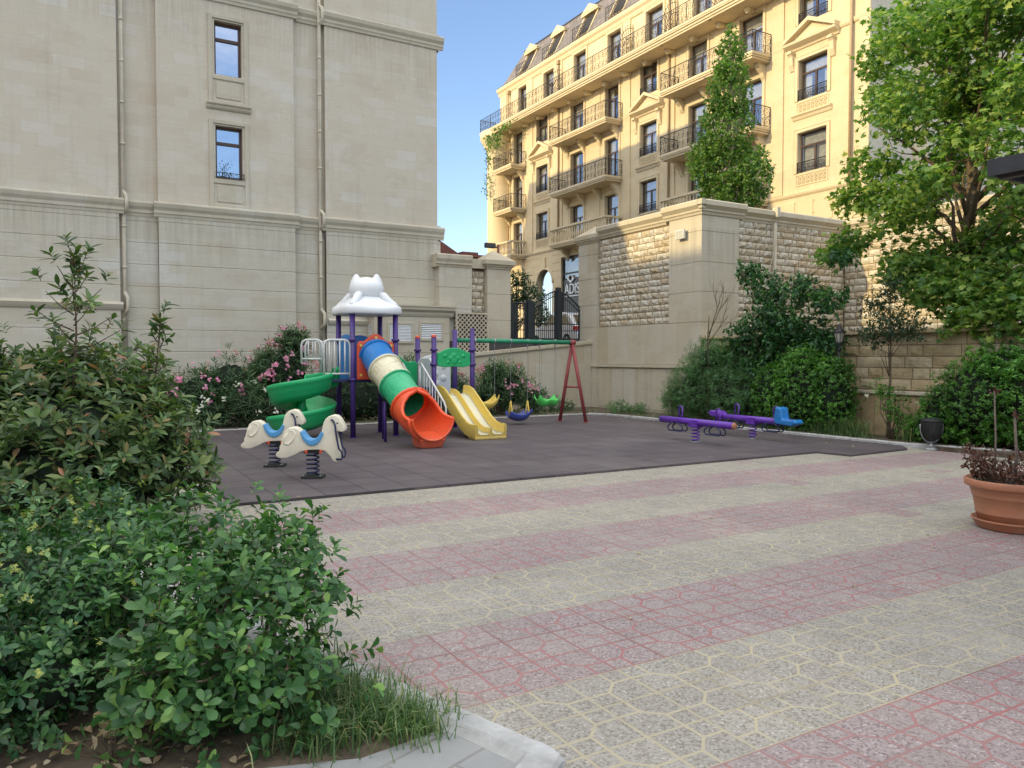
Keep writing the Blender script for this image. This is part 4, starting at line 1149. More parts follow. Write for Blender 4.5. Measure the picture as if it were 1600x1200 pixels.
# string courses, pilasters, cornices
s = MB()
moulding(s, 0, HX, 1, YE - .1, YF, [(.04, 8.92), (.10, 9.0), (.12, 9.08), (.05, 9.12)])
moulding(s, 0, HX, 1, YE - .1, YF + .1, [(.06, 21.50), (.12, 21.62), (.14, 21.72), (.26, 21.84), (.30, 21.98), (.30, 22.05)])
for a, b_ in ((YE - .1, 21.98), (24.76, 25.6), (32.3, 33.2), (35.98, 36.9), (43.2, 44.6), (47.4, 48.1)):
    moulding(s, 0, HX, 1, a, b_, [(.04, 15.75), (.08, 15.82), (.10, 15.92), (.04, 15.97)])
obj('cornice', s, M['htrim'], HT)
s = MB()
for a, b_ in ((YE, 21.0), (24.95, 25.62), (32.35, 33.05), (36.2, 36.88), (43.4, 44.4), (47.2, 48.0), (50.95, 51.9)): s.box(HX - .07, HX, a, b_, 9.13, 21.49)
for a, b_ in ((28.4, 29.4), (39.2, 40.3)): 
    for z0, z1 in ((9.2, 12.1), (12.5, 15.5), (15.9, 18.3)): s.box(HX - .04, HX, a, b_, z0, z1)
for k in range(4): s.box(HX - .05, HX - .02, 21.2 + 1.02 * k, 22.1 + 1.02 * k, 7.4 + (.3 if k % 2 else 0), 8.7)
obj('pilaster', s, M['hstone'], HT)
for y in (21.33, 32.72, 43.75, 50.5):
    s = MB(); s.tube([(HX - .15, y, 21.5), (HX - .15, y, 8.9)], .06, 8); s.box(HX - .26, HX - .02, y - .13, y + .13, 21.3, 21.55); obj('downpipe', s, M['hpipe'], HT)
# side face of the hotel, in shade
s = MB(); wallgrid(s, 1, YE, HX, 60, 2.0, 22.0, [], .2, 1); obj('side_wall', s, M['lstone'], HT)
s = MB(); moulding(s, 1, YE, 1, HX - .1, 60, [(.04, 15.75), (.08, 15.82), (.10, 15.92), (.04, 15.97)]); moulding(s, 1, YE, 1, HX - .3, 60, [(.06, 21.50), (.14, 21.72), (.30, 21.98), (.30, 22.05)])
s.box(32, 33, YE - .06, YE, 9, 21.4); obj('side_moulding', s, M['htrim'], HT)
s = MB(); s.quad((HX, YF, 2), (60, YF, 2), (60, YF, 22), (HX, YF, 22)); s.box(HX + 1.5, 60, YE + 1.5, YF - 1.5, 24.6, 24.7); obj('rear_wall', s, M['hstone'], HT)
# rounded bay at the far corner
s = MB(); s.lathe([(1.2, 8.6), (1.2, 18.2)], (HX + .2, 52.0, 0), 20); s.lathe([(.3, 7.2), (1.2, 8.2), (1.45, 8.6), (1.45, 8.75), (1.2, 8.8)], (HX + .2, 52.0, 0), 20); s.lathe([(1.2, 17.3), (1.5, 17.9), (1.75, 18.3), (1.75, 18.75), (0.01, 18.8)], (HX + .2, 52.0, 0), 20)
obj('corner_bay', s, M['hstone'], HT)
# mansard
s = MB(); mz0, mz1, md = 22.05, 24.75, 1.35
s.add([(HX - .05, YE - .05, mz0), (HX - .05, YF, mz0), (HX + md, YF - md, mz1), (HX + md, YE + md, mz1), (60, YE - .05, mz0), (60, YE + md, mz1), (60, YF, mz0), (60, YF - md, mz1)],
      [(0, 1, 2, 3), (0, 3, 5, 4), (1, 6, 7, 2)], False)
obj('mansard_roof', s, M['slate'], HT)
s = MB(); s.tube([(HX - .2, YE - .1, 22.08), (HX - .2, YF + .1, 22.08)], .07, 6); s.tube([(HX + md, YE + md, mz1 + .02), (HX + md, YF - md, mz1 + .02)], .07, 5); obj('gutter', s, M['signdark'], HT)
for y0, y1 in ((48.0, 49.5), (44.4, 45.9), (40.6, 42.2), (37.0, 38.6), (33.3, 34.9), (29.5, 31.1), (25.9, 27.5), (22.4, 24.0)):
    s = MB(); xb = HX + .12
    sl = lambda z: HX + (z - mz0) / (mz1 - mz0) * md
    zt_ = 24.0
    for yy in (y0, y1 - .12):
        s.add([(sl(mz0) - .12, yy, mz0), (sl(zt_) - .12, yy, zt_), (sl(zt_) + 1, yy, zt_), (sl(mz0) + 1, yy, mz0), (sl(mz0) - .12, yy + .12, mz0), (sl(zt_) - .12, yy + .12, zt_), (sl(zt_) + 1, yy + .12, zt_), (sl(mz0) + 1, yy + .12, mz0)],
              [(0, 1, 2, 3), (4, 7, 6, 5), (0, 4, 5, 1), (1, 5, 6, 2)], False)
    s.box(sl(zt_) - .28, sl(zt_) + 1, y0 - .12, y1 + .12, zt_ + .001, zt_ + .14)
    s.prism([(y0 - .15, zt_ + .141), (y1 + .15, zt_ + .141), ((y0 + y1) / 2, zt_ + .62)], 0, sl(zt_) - .3, sl(zt_) + .8)
    D = obj('dormer', s, M['htrim'], HT)
    q = MB(); q.quad((sl(mz0) - .04, y0 + .12, mz0 + .02), (sl(mz0) - .04, y1 - .12, mz0 + .02), (sl(zt_) - .04, y1 - .12, zt_), (sl(zt_) - .04, y0 + .12, zt_)); obj('recess', q, M['joint'], D)
    q = MB(); yy0, yy1 = y0 + .3, y1 - .3; q.add([(sl(22.6) - .07, yy0, 22.6), (sl(22.6) - .07, yy1, 22.6), (sl(23.9) - .07, yy1, 23.9), (sl(23.9) - .07, yy0, 23.9)], [(0, 1, 2, 3)], False); obj('pane', q, M['darkroom'], D)
    q = MB(); ironrail(q, [(HX - .12, y0 + .06), (HX - .12, y1 - .06)], mz0 + .05, mz0 + .95, .28, 2); obj('railing', q, M['iron'], D)

# sign on the dark panel: crest and the visible letters
SG = thing('entrance_sign', 'white letters ADIS under a small crest on the dark hotel entrance panel', 'sign', (HX, 42.4, 5.9))
def text(parent, name, txt, x, y, z, size, mat, ext=.03, sx=1.0):
    cu = bpy.data.curves.new('t', 'FONT'); cu.body = txt; cu.size = size; cu.extrude = ext; cu.align_x = 'LEFT'
    to = bpy.data.objects.new('t', cu); COL.objects.link(to)
    dg = bpy.context.evaluated_depsgraph_get()
    me = bpy.data.meshes.new_from_object(to.evaluated_get(dg))
    # text x -> world -Y (reads left to right seen from -X), text y -> z
    for v in me.vertices:
        a, b_, c_ = v.co; v.co = Vector((-c_, -a * sx, b_))
    me.materials.clear(); me.materials.append(mat)
    bpy.data.objects.remove(to)
    o = bpy.data.objects.new(name, me); COL.objects.link(o); o.parent = parent
    o.location = Vector((x, y, z)) - parent.location
    return o
text(SG, 'lettering', 'ADIS', HX + .08, 43.25, 5.86, .98, M['signwhite'], sx=.84)
c_ = MB(); cz = 6.82
for k, (dy, dz, r_) in enumerate(((0, .1, .17), (.22, .02, .13), (-.22, .02, .13), (.1, .16, .12), (-.1, .16, .12), (.0, -.08, .16))):
    c_.tube([(HX + .02, 42.5 + dy, cz + dz), (HX + .10, 42.5 + dy, cz + dz)], r_, 10)
obj('crest', c_, M['signwhite'], SG)
c_ = MB(); c_.box(HX + .05, HX + .1, 41.4, 43.2, 5.68, 5.74); obj('underline', c_, M['signwhite'], SG)

# added unseen block off to the left, placed to keep the courtyard in shade
NB = thing('shade_block', 'added unseen stone block far left that shades the courtyard', 'building', (-30, 10, 0))
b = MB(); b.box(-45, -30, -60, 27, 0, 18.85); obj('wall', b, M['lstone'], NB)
b = MB()
for k in range(14):
    for z in (3, 7, 11, 15): b.box(-30.0, -29.96, -50 + 5 * k, -48.4 + 5 * k, z, z + 2)
obj('window', b, M['glassdark'], NB)
b = MB(); b.box(-45.2, -29.8, -60.2, 27.2, 18.85, 19.0); obj('roof', b, M['ltrim'], NB)
# red roofed house behind the boundary wall
RH = thing('red_roof_house', 'brown red sloping roof of a house seen behind the boundary wall', 'building', (15.5, 32, 2))
b = MB(); b.box(10, 16.1, 32.2, 40, 2, 5.9); obj('wall', b, M['hstone'], RH)
b = MB(); b.add([(12.0, 31.9, 8.4), (16.4, 31.9, 5.9), (16.4, 40, 5.9), (12.0, 40, 8.4), (12.0, 31.9, 5.9)], [(0, 1, 2, 3), (0, 4, 1)], False); b.box(9, 16.4, 31.95, 40, 5.7, 5.9); obj('roof', b, M['roofred'], RH)
b = MB()
b.box(15.5, 16.75, 31.6, 33, 6.2, 6.32); b.box(15.7, 16.5, 31.7, 32.8, 6.34, 6.44); b.box(15.9, 16.9, 31.5, 32.6, 6.02, 6.12); obj('sheet_pile', b, M['roofred'], RH)
# street light in the distance
SL = thing('street_light', 'grey street light with box head rising beside the hotel corner', 'street light', (16.6, 30, 2.06))
b = MB(); b.tube([(16.62, 30, 2.06), (16.62, 30, 6.6)], .06, 8); obj('pole', b, M['roofred'], SL)
b = MB(); b.box(15.95, 16.45, 29.9, 30.1, 6.42, 6.64); b.box(16.45, 16.62, 29.97, 30.03, 6.44, 6.50); obj('lamp_head', b, M['signdark'], SL, bevel=.03)

# floodlight on the pier
FL = thing('floodlight', 'small square floodlight with pale housing mounted on the wall pier', 'floodlight', (14, 15.25, 4.8))
b = MB(); b.box(13.84, 13.92, 15.10, 15.42, 4.66, 4.90)
h = obj('housing', b, M['steelw'], FL, bevel=.012); h.location = (0, 0, 0)
b = MB(); b.quad((13.837, 15.13, 4.69), (13.837, 15.13, 4.87), (13.837, 15.39, 4.87), (13.837, 15.39, 4.69)); obj('lens', b, simple('lens', (.5, .5, .46), .2), FL)
b = MB(); b.tube([(13.92, 15.26, 4.78), (14.0, 15.26, 4.78)], .035, 8); b.box(13.97, 14.0, 15.16, 15.36, 4.7, 4.86); obj('bracket', b, M['steel'], FL)

# ---- parked car seen through the gate
CR = thing('parked_car', 'white car parked on the street behind the iron gate', 'car', (21.4, 31.5, 2.06))
b = MB(); w0, w1 = 20.45, 22.25; y0 = 29.4
prof = [(y0 + .05, 2.42), (y0, 2.7), (y0 + .05, 3.05), (y0 + .25, 3.15), (y0 + .75, 3.68), (y0 + 1.2, 3.76), (y0 + 2.3, 3.72), (y0 + 3.2, 3.12), (y0 + 4.3, 2.98), (y0 + 4.5, 2.7), (y0 + 4.45, 2.4)]
b.prism(prof, 0, w0, w1, False)
obj('body', b, M['carpaint'], CR, bevel=.06, segs=3)
b = MB(); sd = [(y0 + .55, 3.17), (y0 + .9, 3.60), (y0 + 2.25, 3.62), (y0 + 2.9, 3.17)]
b.prism(sd, 0, w0 - .006, w0 + .01); b.prism(sd, 0, w1 - .01, w1 + .006); obj('side_window', b, M['glassdark'], CR)
b = MB(); b.add([(w0 + .15, y0 + .19, 3.17), (w1 - .15, y0 + .19, 3.17), (w1 - .25, y0 + .66, 3.62), (w0 + .25, y0 + .66, 3.62)], [(0, 1, 2, 3)], False); obj('rear_window', b, M['glassdark'], CR)
for x in (w0, w1 - .3):
    b = MB(); b.box(x - .01, x + .31, y0 - .025, y0 + .3, 2.86, 3.06); obj('tail_light', b, M['tail'], CR, bevel=.02)
for yy in (y0 + .85, y0 + 3.6):
    for x in (w0 - .01, w1 - .2):
        b = MB(); k = 20
        b.prism([(yy + .33 * cos(2 * pi * i / k), 2.39 + .33 * sin(2 * pi * i / k)) for i in range(k)], 0, x, x + .21); W_ = obj('wheel', b, M['tyre'], CR)
        b = MB(); b.prism([(yy + .2 * cos(2 * pi * i / k), 2.39 + .2 * sin(2 * pi * i / k)) for i in range(k)], 0, x - .006, x + .216); obj('rim', b, M['steel'], W_)

# ================================================================ PLAY STRUCTURE
PS = thing('play_structure', 'large plastic play tower with tube slide, spiral slide, double slide and attached swing frame', 'play structure', (5.12, 14.6, .03))
G0 = .028
T1 = (4.69, 5.56, 14.2, 15.06); DZ = 1.16
def post(x, y, z1, r=.052, collars=(), cap=None, mat='purple', z0=G0):
    b = MB(); b.tube([(x, y, z0), (x, y, z1)], r, 16)
    for c_ in collars: b.tube([(x, y, c_), (x, y, c_ + .05)], r * 1.5, 16)
    p = obj('post', b, M[mat], PS)
    b = MB()
    if z0 < .1:
        b.tube([(x, y, G0), (x, y, G0 + .012)], r * 1.7, 16); obj('base_plate', b, M[mat], p)
    if cap:
        b = MB(); b.lathe([(r * 1.05, 0), (r * 1.05, .03), (r * .7, .05), (.001, .06)], (x, y, z1), 14); obj('cap', b, M[cap], p)
for x in T1[:2]:
    for y in T1[2:]: post(x, y, 2.46, collars=(1.12, 1.88))
# platform and bridge to the spiral
b = MB(); b.box(T1[0] - .02, T1[1] + .02, T1[2] - .02, T1[3] + .02, DZ - .07, DZ); obj('deck', b, M['navy'], PS, bevel=.01)
b = MB(); b.box(4.08, T1[0] - .03, 14.24, 14.95, DZ - .06, DZ - .005); obj('bridge_deck', b, M['navy'], PS, bevel=.01)
def railing(p0, p1, z0, z1, n, nm='guard_rail', r=.018, mat='steelw', ret=0):
    b = MB(); p0 = Vector((*p0, 0)); p1 = Vector((*p1, 0)); L = (p1 - p0)
    k_ = .10; d = L.normalized() * k_
    q = lambda v, z: (v.x, v.y, z)
    b.tube([q(p0, z0 - .08), q(p0, z1 - k_), q(p0 + d * .3, z1 - k_ * .3), q(p0 + d, z1), q(p1 - d, z1), q(p1 - d * .3, z1 - k_ * .3), q(p1, z1 - k_), q(p1, z0 - .08)], r * 1.2, 8)
    b.tube([q(p0, z0), q(p1, z0)], r, 8)
    for k in range(1, n): 
        v = p0 + L * k / n; b.tube([q(v, z0), q(v, z1)], r * .8, 6)
    return obj(nm, b, M[mat], PS)
railing((4.14, 14.20), (4.64, 14.20), DZ + .10, DZ + .74, 5)
railing((4.32, 15.0), (4.64, 15.0), DZ + .10, DZ + .74, 3)
railing((3.80, 14.50), (4.12, 14.24), DZ + .38, DZ + .74, 3)
railing((4.02, 15.04), (4.29, 15.0), DZ + .38, DZ + .74, 2)
# blue arched side panels
def panel(nm, mat, pts, axis, c0, c1, bev=.018, parent=PS, lab=None):
    b = MB(); b.prism(pts, axis, c0, c1); return obj(nm, b, M[mat], parent, bevel=bev, segs=3, label=lab)
def arch(u0, u1, z0, z1, rise, n=10, notch=.04):
    pts = [(u0, z0), (u1, z0), (u1, z1)]
    pts += [(u1 - notch, z1 + .0)]
    for k in range(n + 1):
        t = k / n; pts.append((u1 - notch - (u1 - u0 - 2 * notch) * t, z1 + rise * sin(pi * t)))
    pts.append((u0, z1)); return pts
panel('side_panel', 'blue', arch(14.24, 15.0, DZ - .02, DZ + .74, .12), 0, 4.66, 4.73, lab='blue arched panel')
panel('side_panel', 'blue', arch(T1[0] + .06, T1[1] - .06, DZ, DZ + .74, .12), 1, 15.03, 15.09, lab='blue rear panel')
# red entrance panel of the tube slide
pp = [(4.76, DZ - .02), (5.51, DZ - .02), (5.51, DZ + .66), (5.46, DZ + .72), (5.36, DZ + .72), (5.30, DZ + .77), (5.22, DZ + .84), (5.135, DZ + .865), (5.05, DZ + .84), (4.97, DZ + .77), (4.91, DZ + .72), (4.81, DZ + .72), (4.76, DZ + .66)]
rp = panel('entry_panel', 'redp', pp, 1, 14.13, 14.20, .022, lab='orange red wavy panel behind the tube slide')
for x, z in ((4.83, DZ + .64), (5.135, DZ + .79), (5.44, DZ + .64), (4.83, DZ + .07), (5.44, DZ + .07)):
    b = MB(); b.tube([(x, 14.135, z), (x, 14.115, z)], .026, 12); obj('bolt_cap', b, M['yellow'], rp)
# plain domed roof with four rounded corners
RC = ((T1[0] + T1[1]) / 2, (T1[2] + T1[3]) / 2)
b = MB(); prof = [(.66, 2.40), (.68, 2.43), (.68, 2.49), (.655, 2.53), (.60, 2.57), (.52, 2.62), (.50, 2.635), (.44, 2.66), (.42, 2.68), (.36, 2.71), (.34, 2.73), (.28, 2.76), (.22, 2.78)]
seg = 48; vs = []
for r_, z in [(.60, 2.405)] + prof:
    for k in range(seg):
        a = 2 * pi * k / seg; e = .92 + .10 * abs(cos(2 * a + pi / 2)) ** 1.5 if r_ > .3 else 1
        e = .90 + .16 * abs(sin(2 * a)) ** 2.2 if r_ > .45 else (.93 + .09 * abs(sin(2 * a)))
        vs.append((RC[0] + r_ * e * cos(a), RC[1] + r_ * e * sin(a), z + (.035 * abs(sin(2 * a)) ** 3 if r_ > .55 and z > 2.45 else 0)))
n = len(prof) + 1
b.add(vs, [(i * seg + k, i * seg + (k + 1) % seg, (i + 1) * seg + (k + 1) % seg, (i + 1) * seg + k) for i in range(n - 1) for k in range(seg)] + [tuple(range(seg))[::-1], tuple((n - 1) * seg + k for k in range(seg))], True)
roof = obj('roof', b, M['white'], PS, label='white moulded roof with a smooth rounded dome')
b = MB()
pr = []
for k in range(17):
    t = -pi / 2 + .25 + (pi - .25) * k / 16; pr.append((max(.001, .345 * cos(t)), 2.91 + .245 * sin(t)))
b.lathe(pr, (RC[0], RC[1], 0), 32); obj('dome', b, M['white'], roof)
rdir = rt
for sg in (-1, 1):
    b = MB(); cx_, cy_ = RC[0] + rdir.x * .20 * sg, RC[1] + rdir.y * .20 * sg
    b.lathe([(.13, 3.0), (.105, 3.08), (.075, 3.14), (.045, 3.19), (.02, 3.21), (.001, 3.215)], (cx_, cy_, 0), 16); obj('dome_peak', b, M['white'], roof)
for k in range(4):
    a = pi / 4 + pi / 2 * k
    b = MB(); b.tube([(RC[0] + r_ * cos(a), RC[1] + r_ * sin(a), z) for r_, z in ((.26, 2.80), (.36, 2.77), (.48, 2.66), (.58, 2.58), (.66, 2.545))], [.06, .085, .075, .075, .05], 12); obj('corner_rib', b, M['white'], roof)

# ---- tube slide
P0 = Vector((5.13, 14.16, 1.62)); P1 = Vector((5.25, 12.66, .70)); AX = (P1 - P0).normalized()
def frame(ax):
    A = ax.cross(Z).normalized(); B = A.cross(ax); return A, B
A_, B_ = frame(AX); LT_ = (P1 - P0).length
TS = obj('tube_slide', MB().tube([P0 - AX * .0, P0 + Vector((0, -.10, -.02))], .31, 32, cap=False), M['blue'], PS, label='four coloured tube slide ending in an orange chute')
def tubeseg(t0, t1, mat, ro=.302, ri=.285, flange=True):
    b = MB(); pts = []
    prof = []
    fl = .036
    L0, L1 = LT_ * t0, LT_ * t1
    if flange: prof = [(ri, L0), (ro + fl, L0), (ro + fl, L0 + .03), (ro + .006, L0 + .04), (ro, L0 + .06), (ro, L1 - .06), (ro + .006, L1 - .04), (ro + fl, L1 - .03), (ro + fl, L1), (ri, L1)]
    seg = 40; vs = []
    for r_, l in prof + [prof[0]]:
        for k in range(seg):
            a = 2 * pi * k / seg; vs.append(P0 + AX * l + (A_ * cos(a) + B_ * sin(a)) * r_)
    b.add(vs, [(i * seg + k, i * seg + (k + 1) % seg, (i + 1) * seg + (k + 1) % seg, (i + 1) * seg + k) for i in range(len(prof)) for k in range(seg)], True)
    o = obj('tube_section', b, M[mat], TS); 
    m_ = o.modifiers.new('e', 'EDGE_SPLIT'); m_.split_angle = radians(50)
    return o
tubeseg(.0, .29, 'blue'); tubeseg(.292, .60, 'tubecream'); tubeseg(.602, .945, 'tubegreen')
# moulded wood grain swirls on two sections
# exit chute: collar then open basin
b = MB()
seg = 36; rings = []
ctr0 = P0 + AX * (LT_ * .947)
def ring(c, ax, r_in, open_, lift, ru=None):
    A, B = frame(ax); out = []
    for k in range(seg + 1):
        a = -pi / 2 - (pi - open_) + (2 * (pi - open_)) * k / seg
        out.append(c + (A * cos(a) + B * sin(a) * (1 if ru is None else (1 if sin(a) < 0 else ru))) * r_in)
    return out
path = []
ax0 = AX
stations = [(0.0, 0.0, .385, 1.0), (.06, 0.0, .40, 1.0), (.12, .0, .405, 1.0)]
rings.append(ring(ctr0, AX, .28, 0.0, 0)); rings.append(ring(ctr0, AX, .345, 0.0, 0)); rings.append(ring(ctr0 + AX * .06, AX, .355, 0.0, 0)); rings.append(ring(ctr0 + AX * .11, AX, .355, .02, 0))
cur = ctr0 + AX * .11; axv = AX.copy()
opn = [.55, .95, 1.25, 1.42, 1.50, 1.55, 1.60]
for i, o_ in enumerate(opn):
    axv = (axv + Vector((0.0, 0, .085))).normalized(); cur = cur + axv * .105
    rings.append(ring(cur, axv, .355 + .009 * i, o_, 0))
nv = seg + 1
outer = [v for r_ in rings for v in r_]
# wavy upper rim
vs = []
for i, r_ in enumerate(rings):
    for k, v in enumerate(r_):
        vs.append(v)
fs = [(i * nv + k, i * nv + k + 1, (i + 1) * nv + k + 1, (i + 1) * nv + k) for i in range(len(rings) - 1) for k in range(seg)]
b.add(vs, fs, True)
ch = obj('exit_chute', b, M['red'], TS)
sd_ = ch.modifiers.new('s', 'SOLIDIFY'); sd_.thickness = .03; sd_.offset = 1
bv = ch.modifiers.new('b', 'BEVEL'); bv.width = .012; bv.segments = 3; bv.limit_method = 'ANGLE'; bv.angle_limit = radians(50)
# rolled lip round the chute opening
lip = [r_[0] for r_ in rings[3:]] + rings[-1][1:-1:3] + [r_[-1] for r_ in rings[3:]][::-1]
b = MB(); b.tube(lip, .034, 10); 
topa = rings[2]; b.tube([topa[k] for k in range(0, seg + 1, 2)], .034, 10)
obj('rim', b, M['red'], TS)
# closed front bowl and foot
last = rings[-1]; cf = cur + axv * .10 - B_ * 0
b = MB(); ebr = [v + axv * .10 + Vector((0, 0, .03)) for v in last]
b.add(last + ebr, [(k, k + 1, nv + k + 1, nv + k) for k in range(seg)], True)
o_ = obj('chute_nose', b, M['red'], TS); q = o_.modifiers.new('s', 'SOLIDIFY'); q.thickness = .03; q.offset = 1
bx = cur + Vector((0, .06, 0))
b = MB(); w_ = .20
zt_ = cur.z - .34
b.add([(bx.x - .24, bx.y - .16, zt_), (bx.x + .24, bx.y - .16, zt_), (bx.x + .24, bx.y + .30, zt_ + .1), (bx.x - .24, bx.y + .30, zt_ + .1),
       (bx.x - .19, bx.y - .10, G0), (bx.x + .19, bx.y - .10, G0), (bx.x + .19, bx.y + .24, G0), (bx.x - .19, bx.y + .24, G0)],
      [(0, 1, 2, 3), (4, 7, 6, 5), (0, 4, 5, 1), (1, 5, 6, 2), (2, 6, 7, 3), (3, 7, 4, 0)], False)
obj('foot', b, M['red'], TS, bevel=.02)

# ---- spiral slide
SC = Vector((3.83, 14.62, 0)); SR = .35
b = MB(); b.tube([(SC.x, SC.y, G0), (SC.x, SC.y, 1.10)], .075, 16); SP = obj('spiral_slide', b, M['green'], PS, label='green spiral slide')
pts = []; fr = []
nst = 64; a0 = -.35; a1 = 2 * pi + 2.75
fh = Vector((fw.x, fw.y, 0)).normalized()
for i in range(nst + 1):
    t = i / nst; a = a0 + (a1 - a0) * t
    z = 1.06 - .90 * t ** .95
    rad = (rt * cos(a) - fh * sin(a)); p = SC + rad * SR + Vector((0, 0, z))
    if t > .9: p = p + (rt * -sin(a) - fh * cos(a)) * (t - .9) * 1.2
    pts.append(p); fr.append((rad, Vector((0, 0, 1))))
secA = [(-.30, .14), (-.27, .16), (-.25, .13), (-.22, .02), (-.12, -.03), (.05, -.03), (.16, .02), (.22, .10), (.245, .23), (.275, .245), (.30, .22), (.285, .17), (.265, .15), (.262, .10), (.24, .07), (.22, .0), (.17, -.05), (.06, -.085), (-.14, -.085), (-.25, -.03), (-.285, .05)]
secA = [(a, c_ * (1.15 if c_ > 0 else 1.35)) for a, c_ in secA]; b.__init__(); b.sweep(pts, fr, secA); o_ = obj('spiral_trough', b, M['green'], SP)
m_ = o_.modifiers.new('e', 'EDGE_SPLIT'); m_.split_angle = radians(60)
b = MB(); q0 = pts[0]; dx = rt * 1.0
b.sweep([q0, q0 + Vector((.12, -.02, .03)), q0 + Vector((.30, .0, .05))], [fr[0], (Vector((.1, -1, 0)).normalized(), Z), (Vector((0, -1, 0)), Z)], secA); obj('spiral_mouth', b, M['green'], SP)

# ---- second tower with double slide
T2 = (6.47, 7.35, 14.4, 15.24); D2 = .80
for (x, y, z, cp) in ((6.47, 14.4, 1.98, 'redp'), (7.35, 14.4, 2.18, None), (7.35, 15.24, 2.18, None), (6.47, 15.24, 1.98, 'redp')):
    post(x, y, z, collars=(1.40, 1.70), cap=cp)
b = MB(); b.box(T2[0], T2[1], T2[2], T2[3], D2 - .07, D2); obj('deck', b, M['navy'], PS, bevel=.01)
# bridge between towers with arched green sides
b = MB(); b.box(T1[1] + .02, T2[0] - .05, 14.5, 15.05, .90, .96); obj('bridge_deck', b, M['navy'], PS, bevel=.01)
pg = [(5.62, 1.12), (6.40, 1.02), (6.40, 1.45), (6.33, 1.50), (6.22, 1.47), (6.12, 1.50), (6.0, 1.60), (5.85, 1.68), (5.72, 1.68), (5.62, 1.62)]
panel('bridge_panel', 'green', pg, 1, 15.08, 15.13, lab='green curved bridge panel')
pg = [(6.53, 1.40), (6.70, 1.365), (6.92, 1.385), (7.12, 1.365), (7.29, 1.40), (7.29, 1.66), (7.22, 1.68), (7.13, 1.72), (7.0, 1.76), (6.91, 1.77), (6.80, 1.76), (6.68, 1.72), (6.60, 1.68), (6.53, 1.66)]
gp = panel('head_panel', 'green', pg, 1, 14.36, 14.42, lab='green panel with raised clouds over the double slide')
rr = random.Random(8)
for (x, z, r_) in ((6.70, 1.60, .05), (7.12, 1.60, .05), (6.91, 1.60, .075), (6.84, 1.55, .06), (6.98, 1.55, .06), (6.91, 1.50, .09), (6.78, 1.47, .04), (7.04, 1.47, .04)):
    b = MB(); b.lathe([(r_, 0), (r_ * .8, .012), (r_ * .4, .02), (.001, .022)], (0, 0, 0), 14); b.v = [(x + q[0], 14.362 - q[2], z + q[1]) for q in b.v]; obj('relief', b, M['green'], gp)
# white moulded climbing panel at the back
pw = [(6.56, .78), (7.26, .78), (7.26, 1.50), (7.20, 1.58), (7.02, 1.62), (6.90, 1.66), (6.78, 1.62), (6.62, 1.58), (6.56, 1.50)]
wp = panel('play_panel', 'white', pw, 1, 15.25, 15.31, lab='white moulded panel with raised bumps')
for (x, z, r_) in ((6.75, 1.38, .06), (6.92, 1.45, .05), (7.08, 1.36, .06), (6.9, 1.22, .07), (7.08, 1.12, .08), (6.76, 1.08, .06), (6.92, 1.0, .07)):
    b = MB(); b.lathe([(r_, 0), (r_ * .8, .015), (r_ * .5, .024), (.001, .026)], (0, 0, 0), 14); b.v = [(x + q[0], 15.252 - q[2], z + q[1]) for q in b.v]; obj('relief', b, M['white'], wp)
panel('side_panel', 'white', [(14.46, .80), (15.18, .80), (15.18, 1.48), (15.05, 1.56), (14.6, 1.56), (14.46, 1.48)], 0, 6.44, 6.49, lab='white side panel')
# double slide: cross section swept down the chute
sl = [(14.42, .80), (14.25, .80), (14.10, .76), (13.9, .64), (13.6, .45), (13.3, .265), (13.05, .155), (12.85, .12), (12.70, .125), (12.62, .12)]
xs0 = 6.53; KS = .84
pts = [Vector((xs0 + (14.42 - y) * -.02, y, z)) for y, z in sl]
fr = []
for i in range(len(pts)):
    t = (pts[min(i + 1, len(pts) - 1)] - pts[max(i - 1, 0)]).normalized(); A = Vector((1, 0, 0)); fr.append((A, A.cross(t).normalized() if A.cross(t).z > 0 else -A.cross(t).normalized()))
W2 = .80
sec = [(0, -.05), (0, .17), (.015, .195), (.045, .195), (.06, .17), (.085, .03), (.12, 0), (.33, 0), (.36, .03), (.375, .10), (.39, .125), (.41, .125), (.425, .10), (.44, .03), (.47, 0), (.68, 0), (.715, .03), (.74, .17), (.755, .195), (.785, .195), (.80, .17), (.80, -.05), (.70, -.06), (.10, -.06)]
sec = [(a * KS, c_) for a, c_ in sec]; b = MB(); b.sweep(pts, fr, sec); DS = obj('double_slide', b, M['yellow'], PS, label='yellow double slide'); m_ = DS.modifiers.new('e', 'EDGE_SPLIT'); m_.split_angle = radians(55)
for x0_, x1_ in ((.087 * KS, .358 * KS), (.442 * KS, .713 * KS)):
    b = MB(); s2 = [(x0_, .034), (x0_ + .034, .004), (x1_ - .034, .004), (x1_, .034), (x1_ - .034, .002), (x0_ + .034, .002)]
    b.sweep(pts, fr, s2, capends=False); obj('slide_bed', b, M['ypale'], DS)
b = MB(); b.prism([(pts[-1].x + .0, 12.60), (pts[-1].x + .67, 12.60), (pts[-1].x + .62, 12.95), (pts[-1].x + .02, 12.95)], 2, G0, .085); obj('foot', b, M['yellow'], DS, bevel=.02)
